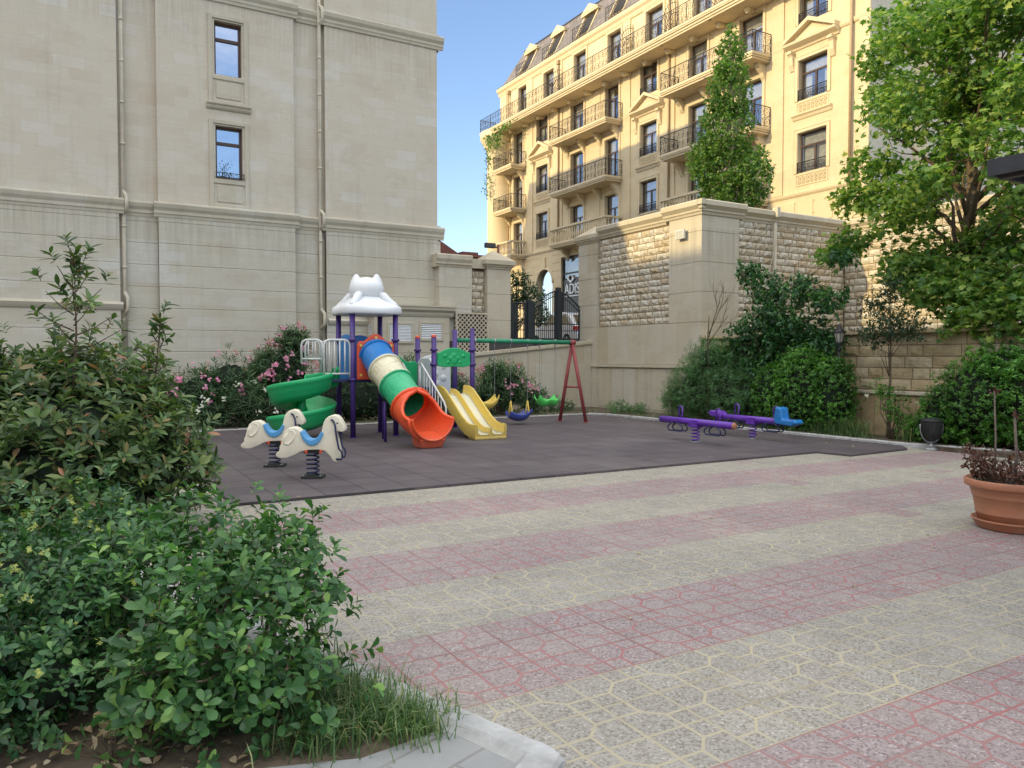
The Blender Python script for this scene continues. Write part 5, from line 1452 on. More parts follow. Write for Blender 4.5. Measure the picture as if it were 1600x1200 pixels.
# entry stair with white hand rails
b = MB()
for k in range(4): b.box(5.76, 6.12, 13.45 + .26 * k, 13.68 + .26 * k, .18 + .19 * k, .21 + .19 * k)
ST = obj('stair', b, M['navy'], PS, bevel=.006)
for x in (5.74, 6.14):
    b = MB(); b.tube([(x, 14.36, .84), (x, 14.36, 1.42), (x, 14.28, 1.45), (x, 13.2, .72), (x, 13.12, .62), (x, 13.12, G0)], .02, 8)
    for k in range(1, 8): t = k / 8; b.tube([(x, 14.28 - 1.08 * t, .78 - .72 * t), (x, 14.28 - 1.08 * t, 1.45 - .73 * t)], .011, 6)
    b.tube([(x, 14.36, .78), (x, 13.12, .04)], .014, 6)
    obj('hand_rail', b, M['steelw'], ST)
# small purple hoop in front
b = MB(); b.tube([(4.98, 13.24, G0), (4.98, 13.26, .62), (5.0, 13.30, .70), (5.05, 13.42, .73), (5.1, 13.62, .72), (5.12, 13.7, .66), (5.12, 13.72, G0)], .028, 10); obj('grab_hoop', b, M['purple'], PS)
# swing frame
ap = Vector((10.45, 15.22, 1.93)); s0 = Vector((7.38, 15.26, 1.95))
b = MB(); b.tube([s0, ap + Vector((.02, 0, 0))], .050, 14); SB = obj('swing_beam', b, M['beamgreen'], PS)
for x in (7.85, 8.35, 8.77, 9.22, 9.55, 9.98):
    b = MB(); b.tube([(x, 15.25, 1.90), (x, 15.25, 1.86), (x, 15.27, 1.83), (x, 15.25, 1.80)], .014, 6); b.tube([(x - .02, 15.25, 1.94), (x + .02, 15.25, 1.94)], .06, 10); obj('hanger', b, M['steel'], SB)
lA, lB = Vector((10.32, 15.55, G0)), Vector((10.62, 14.88, G0))
for l in (lA, lB):
    b = MB(); b.tube([l, ap], .042, 12); b.tube([l, l + Vector((0, 0, .012))], .08, 12); obj('swing_leg', b, M['maroon'], PS)
b = MB(); b.tube([lA.lerp(ap, .44), lB.lerp(ap, .44)], .022, 8); b.tube([ap - Vector((.07, 0, 0)), ap + Vector((.07, 0, 0))], .062, 12); obj('cross_bar', b, M['maroon'], PS)

def swing(label, xa, xb, z, kind):
    xc = (xa + xb) / 2
    t = thing('swing', label, 'swing', (xc, 15.25, z), 'swings hanging from the green beam')
    if kind == 'boat':
        c1, c2 = 'yellow', 'lgreen'
    elif kind == 'belt': c1, c2 = 'blue', 'yellow'
    else: c1, c2 = 'lgreen', 'white'
    b = MB(); n = 12; L = (xb - xa) + .14
    rows = []
    for i in range(n + 1):
        u = -L / 2 + L * i / n; k = (2 * i / n - 1)
        if kind == 'boat': h = .22 * abs(k) ** 2.6; w_ = .17 * (1 - .45 * abs(k) ** 3)
        elif kind == 'belt': h = .10 * abs(k) ** 2 + .10 * (k > .45) * (k - .45); w_ = .15 * (1 - .25 * k * k)
        else: h = .17 * abs(k) ** 1.6 + .05 * math.cos(k * 5); w_ = .18 * (1 - .35 * abs(k) ** 3)
        rows.append((u, h, w_))
    vs = []
    pr = [(-1, .10), (-.85, .0), (-.4, -.05), (.4, -.05), (.85, 0), (1, .10)]
    for u, h, w_ in rows:
        for a, c_ in pr: vs.append((xc + u, 15.25 + a * w_, z + h + c_))
    m = len(pr)
    b.add(vs, [(i * m + k, (i + 1) * m + k, (i + 1) * m + k + 1, i * m + k + 1) for i in range(n) for k in range(m - 1)], True)
    s = obj('seat', b, M['blue' if kind == 'belt' else c1], t); q = s.modifiers.new('s', 'SOLIDIFY'); q.thickness = .022; q = s.modifiers.new('ss', 'SUBSURF'); q.levels = q.render_levels = 1
    if kind == 'belt': s.data.materials[0] = plastic('deep_blue_plastic', (.02, .06, .38), .3)
    if kind != 'belt':
        b = MB(); b.lathe([(.001, .06), (.07, .05), (.10, .0), (.08, -.05)], (xc - L * .18, 15.25, z + .05), 14)
        obj('inner_seat', b, M[c2], t)
    for x in (xa, xb):
        zz_ = z + (.22 if kind != 'belt' else .10)
        if kind == 'belt':
            b = MB()
            for dy in (-.07, .07): b.tube([(x, 15.25, zz_ + .30), (x + .0, 15.25 + dy, zz_ + .05), (x, 15.25 + dy, zz_ - .04)], .016, 6)
            b.tube([(x, 15.18, zz_ + .08), (x, 15.32, zz_ + .08)], .014, 6)
            obj('side_strap', b, M['yellow'], t); zz_ += .28
        b = MB(); n = 26
        for k in range(n):
            za = zz_ + (1.82 - zz_) * k / n; zb = zz_ + (1.82 - zz_) * (k + 1.15) / n
            d = .007; 
            if k % 2: b.tube([(x - d, 15.25, za), (x - d, 15.25, zb), (x + d, 15.25, zb), (x + d, 15.25, za)], .0028, 4, closed=True)
            else: b.tube([(x, 15.25 - d, za), (x, 15.25 - d, zb), (x, 15.25 + d, zb), (x, 15.25 + d, za)], .0028, 4, closed=True)
        obj('chain', b, M['steel'], t)
swing('yellow and green boat shaped swing seat beside the double slide', 7.85, 8.35, .46, 'boat')
swing('low dark blue swing seat with yellow side straps, middle of the swing beam', 8.77, 9.22, .17, 'belt')
swing('lime green swing seat nearest the red A-frame', 9.55, 9.98, .46, 'green')

# ================================================================ SPRING HORSES
def coil(mb, c, r, h, turns, wire, seg=7, n=14):
    pts = []
    N_ = int(turns * n)
    for i in range(N_ + 1):
        t = i / N_; e = min(1, t * turns / 1.0, (1 - t) * turns / 1.0)
        pts.append((c[0] + r * cos(2 * pi * t * turns), c[1] + r * sin(2 * pi * t * turns), c[2] + h * t))
    mb.tube(pts, wire, seg)
def horse(label, loc, ang):
    K = .00142
    out = [(880, 668), (872, 640), (852, 602), (835, 572), (806, 546), (768, 541), (735, 552), (708, 575), (690, 610), (680, 650), (672, 690), (658, 724), (636, 752), (606, 770), (570, 772), (536, 756), (512, 724), (495, 690), (470, 664), (432, 648), (385, 655), (350, 684), (330, 730), (318, 790), (302, 826), (300, 856), (270, 882), (267, 898), (284, 918), (320, 926), (368, 922), (432, 898), (490, 866), (545, 853), (640, 850), (700, 862), (738, 900), (765, 945), (795, 966), (822, 962), (836, 940), (834, 880), (818, 800), (802, 730), (796, 694), (812, 684), (850, 693), (872, 688)]
    pts = [((x - 595) * K, (1108 - y) * K) for x, y in out]
    t = thing('spring_horse', label, 'spring rider', loc, 'spring horses on the rubber surface')
    t.rotation_euler = (0, 0, ang)
    def O(nm, mb, mat, par=t, **k): return obj(nm, mb, mat, par, off=(0, 0, 0), **k)
    b = MB(); b.prism(pts, 1, -.10, .10)
    body = O('body', b, M['cream'], bevel=.030, segs=4)
    for p in body.data.polygons: p.use_smooth = True
    # raised flank swirl and haunch
    for sg in (-1, 1):
        b = MB(); sw = [(372, 700), (352, 740), (345, 790), (380, 800), (420, 760), (440, 710), (425, 680), (395, 676)]
        b.tube([((x - 595) * K, sg * .094, (1108 - y) * K) for x, y in sw], [.012, .018, .02, .018, .02, .018, .014, .010], 8); O('haunch_relief', b, M['cream'], body)
        b = MB(); b.lathe([(.012, 0), (.009, .006), (.001, .008)], (0, 0, 0), 10); b.v = [((812 - 595) * K + q[0], sg * (.099 + q[2]), (1108 - 612) * K + q[1]) for q in b.v]; O('eye', b, M['black'], body)
        for x in (537, 664):
            b = MB(); b.tube([((x - 595) * K, sg * .085, (1108 - 866) * K), ((x - 595) * K, sg * .118, (1108 - 866) * K)], .019, 12); O('bolt_cap', b, M['redp'], body)
    # saddle lining
    sp = [(668, 690), (650, 722), (625, 745), (600, 758), (570, 760), (540, 744), (518, 715), (500, 684), (487, 682), (494, 720), (515, 765), (545, 797), (585, 812), (630, 800), (665, 765), (684, 725), (690, 690)]
    b = MB(); b.prism([((x - 595) * K, (1108 - y) * K) for x, y in sp], 1, -.125, .125); sd = O('saddle', b, M['seatblue'], bevel=.012, segs=3)
    # blue handle hoop that runs from head to front foot
    for sg in (-1, 1):
        hp = [(757, 578), (778, 592), (796, 630), (802, 690), (812, 760), (828, 840), (848, 860), (858, 900), (850, 935), (800, 934)]
        b = MB(); b.tube([((x - 595) * K, sg * (.112 + (.02 if 1 < i < 8 else 0)), (1108 - y) * K) for i, (x, y) in enumerate(hp)], .0125, 8); O('hand_hoop', b, M['navy'])
    b = MB(); coil(b, (-.02, 0, .035), .075, .29, 5.2, .012); O('spring', b, M['navy'])
    b = MB(); b.box(-.15, .12, -.13, .13, .002, .03); bp = O('base_plate', b, M['black'], bevel=.004)
    b = MB(); b.box(-.12, .08, -.08, .08, .318, .345); O('top_plate', b, M['black'])
    for x in (-.12, .09):
        for y in (-.10, .10):
            b = MB(); b.tube([(x, y, .03), (x, y, .045)], .012, 6); O('bolt', b, M['steel'], bp)
    return t
hang = atan2(rt.y, rt.x) + .06
horse('cream spring horse with light blue saddle, nearer the camera', (2.70, 9.72, G0), hang)
horse('cream spring horse partly hidden behind the other, closer to the spiral slide', (2.52, 11.02, G0), hang + .04)

# ================================================================ SPRING SEESAWS
def seesaw(label, loc, seats):
    t = thing('spring_seesaw', label, 'seesaw', loc, 'purple spring seesaws'); ox, oy, oz = loc
    b = MB(); b.tube([(ox, oy - .93, oz + .36), (ox, oy + .93, oz + .36)], .062, 18); bm = obj('beam', b, M['violet'], t)
    if not seats:
        b = MB(); b.lathe([(.06, 0), (.055, .02), (.03, .03), (.001, .032)], (0, 0, 0), 14); b.v = [(ox + q[0], oy - .93 - q[2], oz + .36 + q[1]) for q in b.v]; obj('end_cap', b, M['terra'], bm)
    else:
        b = MB(); b.prism([(oy - 1.10, oz + .36), (oy - 1.05, oz + .43), (oy - .98, oz + .41), (oy - .78, oz + .42), (oy - .74, oz + .62), (oy - .63, oz + .64), (oy - .58, oz + .40), (oy - .62, oz + .32), (oy - .98, oz + .30)], 0, ox - .11, ox + .11); obj('seat', b, M['blue'], t, bevel=.03, segs=3, label='blue seat with backrest')
        b = MB(); b.prism([(oy + .72, oz + .40), (oy + .80, oz + .47), (oy + 1.02, oz + .48), (oy + 1.08, oz + .42), (oy + 1.0, oz + .36), (oy + .74, oz + .36)], 0, ox - .11, ox + .11); obj('seat', b, M['violet'], t, bevel=.02, segs=3, label='faded purple seat base')
    for sg in (-1, 1):
        y = oy + sg * .48
        for nm, pts_ in (('hand_hoop', [(-.09, .36), (-.09, .56), (-.065, .61), (0, .63), (.065, .61), (.09, .56), (.09, .36)]), ('foot_hoop', [(-.05, .34), (-.19, .26), (-.20, .20), (-.16, .17), (.16, .17), (.20, .20), (.19, .26), (.05, .34)])):
            b = MB()
            if nm == 'hand_hoop': b.tube([(ox + .02 * k, y - .02 + u, oz + z) for k, (u, z) in enumerate(pts_)], .013, 8)
            else: b.tube([(ox - .06, y + u * 1.0 + .0, oz + z) for u, z in pts_], .013, 8); b.tube([(ox + .06, y + u, oz + z) for u, z in pts_], .013, 8)
            obj(nm, b, M['violet'] if nm == 'hand_hoop' else M['navy'], t)
    b = MB(); coil(b, (ox, oy, oz + .012), .07, .26, 4.3, .011); obj('spring', b, M['violet'], t)
    b = MB(); b.box(ox - .08, ox + .08, oy - .11, oy + .11, oz + .27, oz + .31); b.box(ox - .075, ox + .075, oy - .10, oy + .10, oz + .31, oz + .40); obj('saddle_plate', b, M['violet'], t, bevel=.006)
    b = MB(); b.tube([(ox, oy, oz), (ox, oy, oz + .014)], .11, 16); obj('base_plate', b, M['steel'], t)
seesaw('purple spring seesaw beam without seats, nearer the slides', (9.88, 10.42, G0), False)
seesaw('purple spring seesaw with blue backrest seat near the bushes', (11.28, 10.36, G0), True)

# ================================================================ BIN AND POT
BN = thing('litter_bin', 'black urn shaped litter bin on a grey foot beside the kerb', 'bin', (12.70, 7.72, 0))
bx_, by_ = 12.70, 7.72; _i0 = len(bpy.data.objects)
b = MB(); b.lathe([(.001, .17), (.10, .17), (.17, .22), (.205, .32), (.22, .45), (.222, .53), (.235, .54), (.235, .56), (.205, .565), (.19, .53)], (bx_, by_, 0), 32); urn = obj('urn', b, M['black'], BN)
b = MB()
for k in range(28):
    a = 2 * pi * k / 28; b.tube([(bx_ + r_ * cos(a), by_ + r_ * sin(a), z) for r_, z in ((.16, .205), (.205, .30), (.225, .44), (.224, .52))], .006, 4)
obj('rib', b, M['black'], urn)
b = MB(); b.lathe([(.19, .56), (.15, .585), (.06, .60), (.001, .602)], (bx_, by_, 0), 24); obj('lid', b, M['black'], BN)
b = MB()
hp = [Vector((bx_, by_, 0)) + rt * (.255 * cos(t)) + Vector((0, 0, .42 + .29 * sin(t))) for t in [pi + pi * k / 16 for k in range(17)]]
hp = [hp[0] + Vector((0, 0, .06))] + hp + [hp[-1] + Vector((0, 0, .06))]
b.tube(hp, .014, 8); obj('yoke', b, M['steel'], BN)
b = MB(); b.lathe([(.001, 0), (.16, 0), (.165, .02), (.10, .04), (.045, .07), (.035, .14), (.06, .16)], (bx_, by_, 0), 24); obj('foot', b, M['steel'], BN)

for ch_ in [o for o in bpy.data.objects if o.parent == BN or (o.parent and o.parent.parent == BN)]:
    for v in ch_.data.vertices:
        w_ = v.co + BN.location; w_.x = bx_ + (w_.x - bx_) * .76; w_.y = by_ + (w_.y - by_) * .76; w_.z *= .90; v.co = w_ - BN.location
PX, PY = 7.46, 3.74
PT = thing('plant_pot', 'large terracotta coloured plastic pot with saucer on the paving', 'pot', (PX, PY, 0))
b = MB(); b.lathe([(.001, .03), (.30, .03), (.315, .05), (.345, .17), (.352, .175), (.352, .19), (.35, .20), (.375, .36), (.383, .365), (.383, .38), (.388, .40), (.395, .43), (.40, .435), (.40, .45), (.41, .47), (.412, .475), (.445, .48), (.452, .49), (.452, .55), (.44, .565), (.42, .56), (.41, .50), (.38, .49), (.001, .485)], (PX, PY, 0), 64); obj('body', b, M['terra'], PT)
b = MB(); b.lathe([(.001, .004), (.33, .004), (.345, .02), (.375, .09), (.385, .095), (.385, .11), (.37, .115), (.35, .06), (.001, .05)], (PX, PY, 0), 64); obj('saucer', b, M['terra'], PT)
b = MB(); b.lathe([(.408, .515), (.2, .53), (.001, .52)], (PX, PY, 0), 32); obj('soil', b, M['soil'], PT)

for ch_ in [o for o in bpy.data.objects if o.parent == PT]:
    for v in ch_.data.vertices: v.co.x *= .90; v.co.y *= .90; v.co.z *= .80
# dark canopy corner entering on the right
AW = thing('canopy', 'dark canopy corner jutting in at the right edge', 'canopy', (5.6, 2.9, 2.9))
b = MB(); zc = 2.84
b.box(5.55, 9.5, -1.5, 2.98, zc + .02, zc + .07)
obj('roof', b, M['awning'], AW, bevel=.01)
b = MB(); b.box(5.53, 5.56, -1.52, 3.0, zc - .03, zc + .08); b.box(5.56, 9.5, 2.97, 3.0, zc - .03, zc + .08); obj('fascia', b, M['awning'], AW)
b = MB()
for k in range(9): b.box(5.6 + .42 * k, 5.66 + .42 * k, -1.5, 2.96, zc - .05, zc + .019)
obj('rafters', b, M['signdark'], AW)
for x, y in ((8.9, 2.4), (8.9, -1.3)):
    b = MB(); b.box(x, x + .12, y, y + .12, 0, zc - .05); obj('post', b, M['signdark'], AW)

# garden lamp behind the right bushes
LP = thing('garden_lamp', 'dark green garden lamp post with frosted lantern among the bushes', 'lamp post', (13.5, 10.15, 0))
lx, ly = 13.5, 10.15
b = MB(); b.tube([(lx, ly, .05), (lx, ly, 1.75)], .04, 10); b.lathe([(.04, 1.60), (.075, 1.64), (.05, 1.68), (.06, 1.74), (.09, 1.80), (.10, 1.83), (.05, 1.85)], (lx, ly, 0), 14); obj('post', b, M['irongate'], LP)
b = MB(); b.lathe([(.085, 1.85), (.145, 2.10), (.14, 2.11), (.001, 2.11)], (lx, ly, 0), 8, False); obj('lamp_glass', b, simple('frosted_lamp_glass', (.42, .40, .34), .3), LP)
b = MB()
for k in range(8):
    a = 2 * pi * k / 8; b.tube([(lx + .088 * cos(a), ly + .088 * sin(a), 1.85), (lx + .15 * cos(a), ly + .15 * sin(a), 2.11)], .008, 4)
b.lathe([(.17, 2.10), (.175, 2.13), (.12, 2.19), (.06, 2.24), (.05, 2.29), (.02, 2.32), (.001, 2.37)], (lx, ly, 0), 12); obj('lantern_frame', b, M['iron'], LP)
for ch_ in [o for o in bpy.data.objects if o.parent == LP]:
    for v in ch_.data.vertices:
        zz_ = v.co.z; v.co.x *= .72; v.co.y *= .72
        if zz_ > 1.55: v.co.z = 1.66 + (zz_ - 1.55) * .74

# ================================================================ VEGETATION
def rv(rr):
    while True:
        v = Vector((rr.uniform(-1, 1), rr.uniform(-1, 1), rr.uniform(-1, 1)))
        if .05 < v.length < 1: return v.normalized()
class Leaves:
    def __init__(s): s.mb = MB()
    def leaf(s, p, d, n, L, W, fold=.18, curl=.15, shape='ell'):
        """p base, d direction, n upper side normal"""
        d = d.normalized(); side = d.cross(n)
        if side.length < 1e-4: side = d.orthogonal()
        side.normalize(); n = side.cross(d).normalized()
        V = s.mb.v; o = len(V)
        if shape == 'ell': w1, w2, t1, t2 = .82, .90, .30, .68
        elif shape == 'spat': w1, w2, t1, t2 = .50, 1.0, .30, .74
        elif shape == 'lance': w1, w2, t1, t2 = .9, .8, .25, .65
        else: w1, w2, t1, t2 = 1.0, .62, .28, .66
        def q(t, a, h): 
            v = p + d * (L * t) + side * (W * .5 * a) + n * (h - curl * L * t * t); return (v.x, v.y, v.z)
        f = fold * W
        V += [q(0, 0, 0), q(.5, 0, 0), q(1, 0, 0), q(t1, w1, f), q(t2, w2, f), q(t1, -w1, f), q(t2, -w2, f)]
        F_ = s.mb.f
        F_ += [(o, o + 3, o + 1), (o + 1, o + 3, o + 4), (o + 1, o + 4, o + 2), (o, o + 1, o + 5), (o + 1, o + 6, o + 5), (o + 1, o + 2, o + 6)]
        s.mb.m += [s.mb.cur] * 6; s.mb.sm += [True] * 6
    def leafhi(s, p, d, n, L, W, fold=.18, curl=.15, shape='ell'):
        d = d.normalized(); side = d.cross(n)
        if side.length < 1e-4: side = d.orthogonal()
        side.normalize(); n = side.cross(d).normalized()
        V = s.mb.v; o = len(V)
        T = (.22, .48, .74, .92) if shape == 'spat' else (.16, .40, .66, .88)
        Wd = (.34, .78, 1.0, .66) if shape == 'spat' else (.52, .98, .90, .44)
        V.append(tuple(p))
        for t, w_ in zip(T, Wd):
            c_ = p + d * (L * t) - n * (curl * L * t * t); e = n * (fold * W * w_)
            for q in (c_ + side * (W * .5 * w_) + e, c_, c_ - side * (W * .5 * w_) + e): V.append((q.x, q.y, q.z))
        q = p + d * L - n * (curl * L); V.append((q.x, q.y, q.z))
        F_ = s.mb.f; F_ += [(o, o + 1, o + 2), (o, o + 2, o + 3)]
        for k in range(3):
            a = o + 1 + 3 * k; F_ += [(a, a + 3, a + 4, a + 1), (a + 1, a + 4, a + 5, a + 2)]
        a = o + 10; F_ += [(a, o + 13, a + 1), (a + 1, o + 13, a + 2)]
        s.mb.m += [s.mb.cur] * 10; s.mb.sm += [True] * 10
    def star(s, p, d, n, L, rr):
        """lobed maple leaf as a fan"""
        d = d.normalized(); side = d.cross(n)
        if side.length < 1e-4: side = d.orthogonal()
        side.normalize(); n = side.cross(d).normalized()
        prof = [(-.05, .0), (.10, .30), (-.02, .52), (.30, .42), (.52, .60), (.55, .22), (1.0, 0), (.55, -.22), (.52, -.60), (.30, -.42), (-.02, -.52), (.10, -.30)]
        V = s.mb.v; o = len(V)
        c_ = p + d * (.3 * L); V.append((c_.x, c_.y, c_.z))
        for t, a in prof:
            v = p + d * (L * t) + side * (L * a) - n * (L * .22 * (abs(a) + max(0, t - .3))); V.append((v.x, v.y, v.z))
        k = len(prof)
        s.mb.f += [(o, o + 1 + i, o + 1 + (i + 1) % k) for i in range(k)]; s.mb.m += [s.mb.cur] * k; s.mb.sm += [False] * k
def inblob(rr, blobs, shell=.6, low=-1.0):
    """random point in the outer part of a union of ellipsoids; returns point and outward direction"""
    tot = sum(b_[3] * b_[4] + b_[4] * b_[5] for b_ in blobs); 
    for _ in range(60):
        x = rr.random() * tot; 
        for b_ in blobs:
            x -= b_[3] * b_[4] + b_[4] * b_[5]
            if x <= 0: break
        v = rv(rr)
        if v.z < low: continue
        r_ = shell + (1 - shell) * rr.random() ** .6
        p = Vector((b_[0] + b_[3] * v.x * r_, b_[1] + b_[4] * v.y * r_, b_[2] + b_[5] * v.z * r_))
        ok = True
        for c_ in blobs:
            if c_ is b_: continue
            e = ((p.x - c_[0]) / c_[3]) ** 2 + ((p.y - c_[1]) / c_[4]) ** 2 + ((p.z - c_[2]) / c_[5]) ** 2
            if e < shell * shell * .8: ok = False; break
        if ok and p.z > .03: return p, Vector((v.x / b_[3], v.y / b_[4], v.z / b_[5])).normalized()
    return p, v
def branches(mb, base, blobs, rr, n=8, r0=.02, seg=6, spread=.12):
    for k in range(n):
        b_ = rr.choice(blobs); v = rv(rr); v.z = abs(v.z) * .6
        e = Vector((b_[0] + b_[3] * v.x * .75, b_[1] + b_[4] * v.y * .75, b_[2] + b_[5] * v.z * .75))
        s_ = Vector(base) + Vector((rr.uniform(-spread, spread), rr.uniform(-spread, spread), 0))
        m1 = s_.lerp(e, .4) + Vector((rr.uniform(-.08, .08), rr.uniform(-.08, .08), .10)); m2 = s_.lerp(e, .75) + Vector((rr.uniform(-.08, .08), rr.uniform(-.08, .08), .05))
        mb.tube([s_, m1, m2, e], [r0, r0 * .75, r0 * .5, r0 * .2], seg)
def bush(name, label, cat, base, blobs, nros, per, L, W, mat, seed, shape='ell', group=None, stems=8, r0=.018, shell=.6, up=.5, jitter=.5, core=None, extras=None, stem_mat='bark', spread=.12, tilt=.75, sprigs=0, twiglen=.12, hi=False, more=()):
    """shrub from leaf rosettes at twig tips"""
    rr = random.Random(seed)
    t = thing(name, label, cat, base, group)
    lv = Leaves(); tw = MB()
    for k in range(nros + len(more)):
        p, o = inblob(rr, blobs, shell)
        ax = (o * (1 - up) + Z * up + rv(rr) * jitter).normalized()
        if k >= nros: p, ax = Vector(more[k - nros][0]), Vector(more[k - nros][1]).normalized()
        if sprigs and rr.random() < sprigs: p = p + ax * rr.uniform(.05, .22)
        tl = twiglen * rr.uniform(.6, 1.3)
        A = ax.orthogonal().normalized(); B = ax.cross(A)
        ph = rr.random() * 6.28
        if k % 3 == 0: lv.mb.cur = 1; lv.mb.tube([p - ax * tl * 1.2, p + ax * tl * .1], r0 * .14, 3, cap=False); lv.mb.cur = 0
        npl = max(2, int(per * rr.uniform(.7, 1.25)))
        for j in range(npl):
            a = ph + 2.4 * j; h = 1 - j / npl
            rad = A * cos(a) + B * sin(a)
            d = (ax * (1 - tilt + .4 * (1 - h)) + rad * (tilt + .1 * h) + rv(rr) * .18).normalized()
            pp = p - ax * (tl * h) 
            s_ = rr.uniform(.5, 1.25) * (1 - .25 * (j == npl - 1))
            (lv.leafhi if hi else lv.leaf)(pp, d, (ax * .8 + rad * -.2 + rv(rr) * .3), L * s_, W * s_, rr.uniform(.08, .25), rr.uniform(.0, .3), shape)
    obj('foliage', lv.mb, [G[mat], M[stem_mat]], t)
    st = MB(); branches(st, base, blobs, rr, stems, r0, spread=spread)
    obj('stems', st, M[stem_mat], t)
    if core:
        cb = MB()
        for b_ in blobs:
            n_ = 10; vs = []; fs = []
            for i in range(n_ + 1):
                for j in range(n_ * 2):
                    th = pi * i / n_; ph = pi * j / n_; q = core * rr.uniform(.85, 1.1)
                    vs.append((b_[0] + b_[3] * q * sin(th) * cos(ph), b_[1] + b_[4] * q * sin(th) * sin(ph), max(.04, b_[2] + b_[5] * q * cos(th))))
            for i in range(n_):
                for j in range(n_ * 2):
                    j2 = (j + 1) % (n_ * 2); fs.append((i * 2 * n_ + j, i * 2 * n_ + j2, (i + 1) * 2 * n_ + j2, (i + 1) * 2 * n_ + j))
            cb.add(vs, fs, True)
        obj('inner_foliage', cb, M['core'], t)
    if extras: extras(t, rr, blobs)
    return t
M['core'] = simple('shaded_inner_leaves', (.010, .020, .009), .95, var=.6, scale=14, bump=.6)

def flowers(mat, n, size, shell=.95, zmin=0, petals=5, cl=5, nm='blossom'):
    def f(t, rr, blobs):
        fl = MB(); lv = Leaves()
        for k in range(n):
            p, o = inblob(rr, blobs, shell)
            if p.z < zmin: continue
            p = p + o * .05
            for c_ in range(rr.randint(max(1, cl - 3), cl + 2)):
                q = p + rv(rr) * size * 1.6; ax = (o + Z * .4 + rv(rr) * .7).normalized(); A = ax.orthogonal().normalized(); B = ax.cross(A); ph = rr.random() * 6
                for j in range(petals):
                    a = ph + 2 * pi * j / petals; lv.leaf(q, A * cos(a) + B * sin(a) + ax * .35, ax, size, size * .8, .1, .2, 'spat')
        obj(nm, lv.mb, G[mat], t)
    return f

# near left: big photinia, leader shoot above it
def photinia_extra(t, rr, blobs):
    pass
rr = random.Random(17); LEAD = []; LSTS = []
def leader(base, top, rad, n, z0):
    b0, t0 = Vector(base), Vector(top); LST = MB(); LSTS.append(LST)
    LST.tube([b0, b0.lerp(t0, .5) + Vector((.02, 0, 0)), t0], [.014, .010, .004], 6)
    for k in range(n):
        q = z0 + (1 - z0) * k / (n - 1); p = b0.lerp(t0, q); a = 2.4 * k; hor = rt * cos(a) + Vector((fw.x, fw.y, 0)) * sin(a)
        e = p + hor * rad * (1.05 - q) * 1.3 + Z * (.10 * rad / .3 + .04)
        LST.tube([p, p.lerp(e, .5) - Z * .02, e], [.007, .005, .003], 4); LEAD.append((e, hor * .45 + Z)); 
        if k % 2: LEAD.append((p.lerp(e, .5), hor * .8 + Z * .6))
    LEAD.append((t0, Z)); LEAD.append((t0 - Z * .07, Z))
leader((.03, 7.85, 1.2), (.06, 7.88, 2.36), .46, 17, .35)
leader((.62, 7.85, 1.0), (.74, 7.8, 1.84), .20, 7, .5)
leader((-.75, 8.2, 1.2), (-.72, 8.2, 1.98), .16, 6, .5)
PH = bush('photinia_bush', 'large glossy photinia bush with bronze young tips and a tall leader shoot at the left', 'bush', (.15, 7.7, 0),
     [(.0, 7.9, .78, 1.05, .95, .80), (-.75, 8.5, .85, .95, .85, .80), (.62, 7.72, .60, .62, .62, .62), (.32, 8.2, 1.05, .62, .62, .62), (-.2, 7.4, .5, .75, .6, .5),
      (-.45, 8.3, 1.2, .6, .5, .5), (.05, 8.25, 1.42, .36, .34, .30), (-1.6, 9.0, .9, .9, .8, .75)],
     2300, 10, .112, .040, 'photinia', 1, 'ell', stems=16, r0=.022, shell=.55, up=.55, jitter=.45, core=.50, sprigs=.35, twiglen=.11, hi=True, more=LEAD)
for q in LSTS: obj('leader_shoot', q, M['bark'], PH)
# leader twigs
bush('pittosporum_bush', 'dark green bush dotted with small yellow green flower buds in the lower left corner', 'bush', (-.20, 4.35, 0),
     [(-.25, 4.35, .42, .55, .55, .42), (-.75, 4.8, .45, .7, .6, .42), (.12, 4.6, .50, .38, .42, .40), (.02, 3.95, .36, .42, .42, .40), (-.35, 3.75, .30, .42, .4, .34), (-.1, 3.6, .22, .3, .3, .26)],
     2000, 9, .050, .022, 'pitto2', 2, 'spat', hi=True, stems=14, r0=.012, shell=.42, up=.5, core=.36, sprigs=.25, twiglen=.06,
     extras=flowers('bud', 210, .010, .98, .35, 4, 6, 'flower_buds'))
bush('euonymus_bush', 'bright green broad leaved bush reaching over the white kerb', 'bush', (.62, 3.55, 0),
     [(.62, 3.45, .34, .42, .42, .36), (.40, 3.9, .52, .42, .40, .30), (.83, 3.72, .58, .26, .30, .20), (.72, 3.18, .22, .30, .28, .26), (.38, 3.25, .30, .34, .32, .30), (.93, 3.55, .46, .16, .2, .14), (.62, 4.25, .58, .34, .3, .20), (.98, 3.78, .66, .10, .12, .12)],
     820, 9, .062, .032, 'pitto', 3, 'spat', hi=True, stems=16, r0=.012, shell=.42, up=.5, core=None, sprigs=.4, twiglen=.08)
# withered twigs with dry leaves
for (nm, lab, c_, n_, s_) in (('withered_twig', 'cluster of tan dry leaves at the bottom left corner', (.12, 3.26, .12), 26, .055), ('withered_twig', 'tan dry leaves caught in the top of the broad leaved bush', (.78, 3.52, .46), 16, .045)):
    rr = random.Random(n_); t = thing(nm, lab, 'dry leaves', (c_[0], c_[1], 0)); lv = Leaves(); st = MB()
    for k in range(n_):
        p = Vector(c_) + Vector((rr.gauss(0, .06), rr.gauss(0, .06), rr.gauss(0, .06))); p.z = max(.03, p.z)
        lv.leaf(p, rv(rr), rv(rr), s_, s_ * .6, .2, .3, 'spat')
        if k % 3 == 0: st.tube([(c_[0], c_[1], .01), (p.x, p.y, p.z)], .002, 4)
    obj('dry_leaves', lv.mb, G['tan'], t); obj('twigs', st, M['bark'], t)

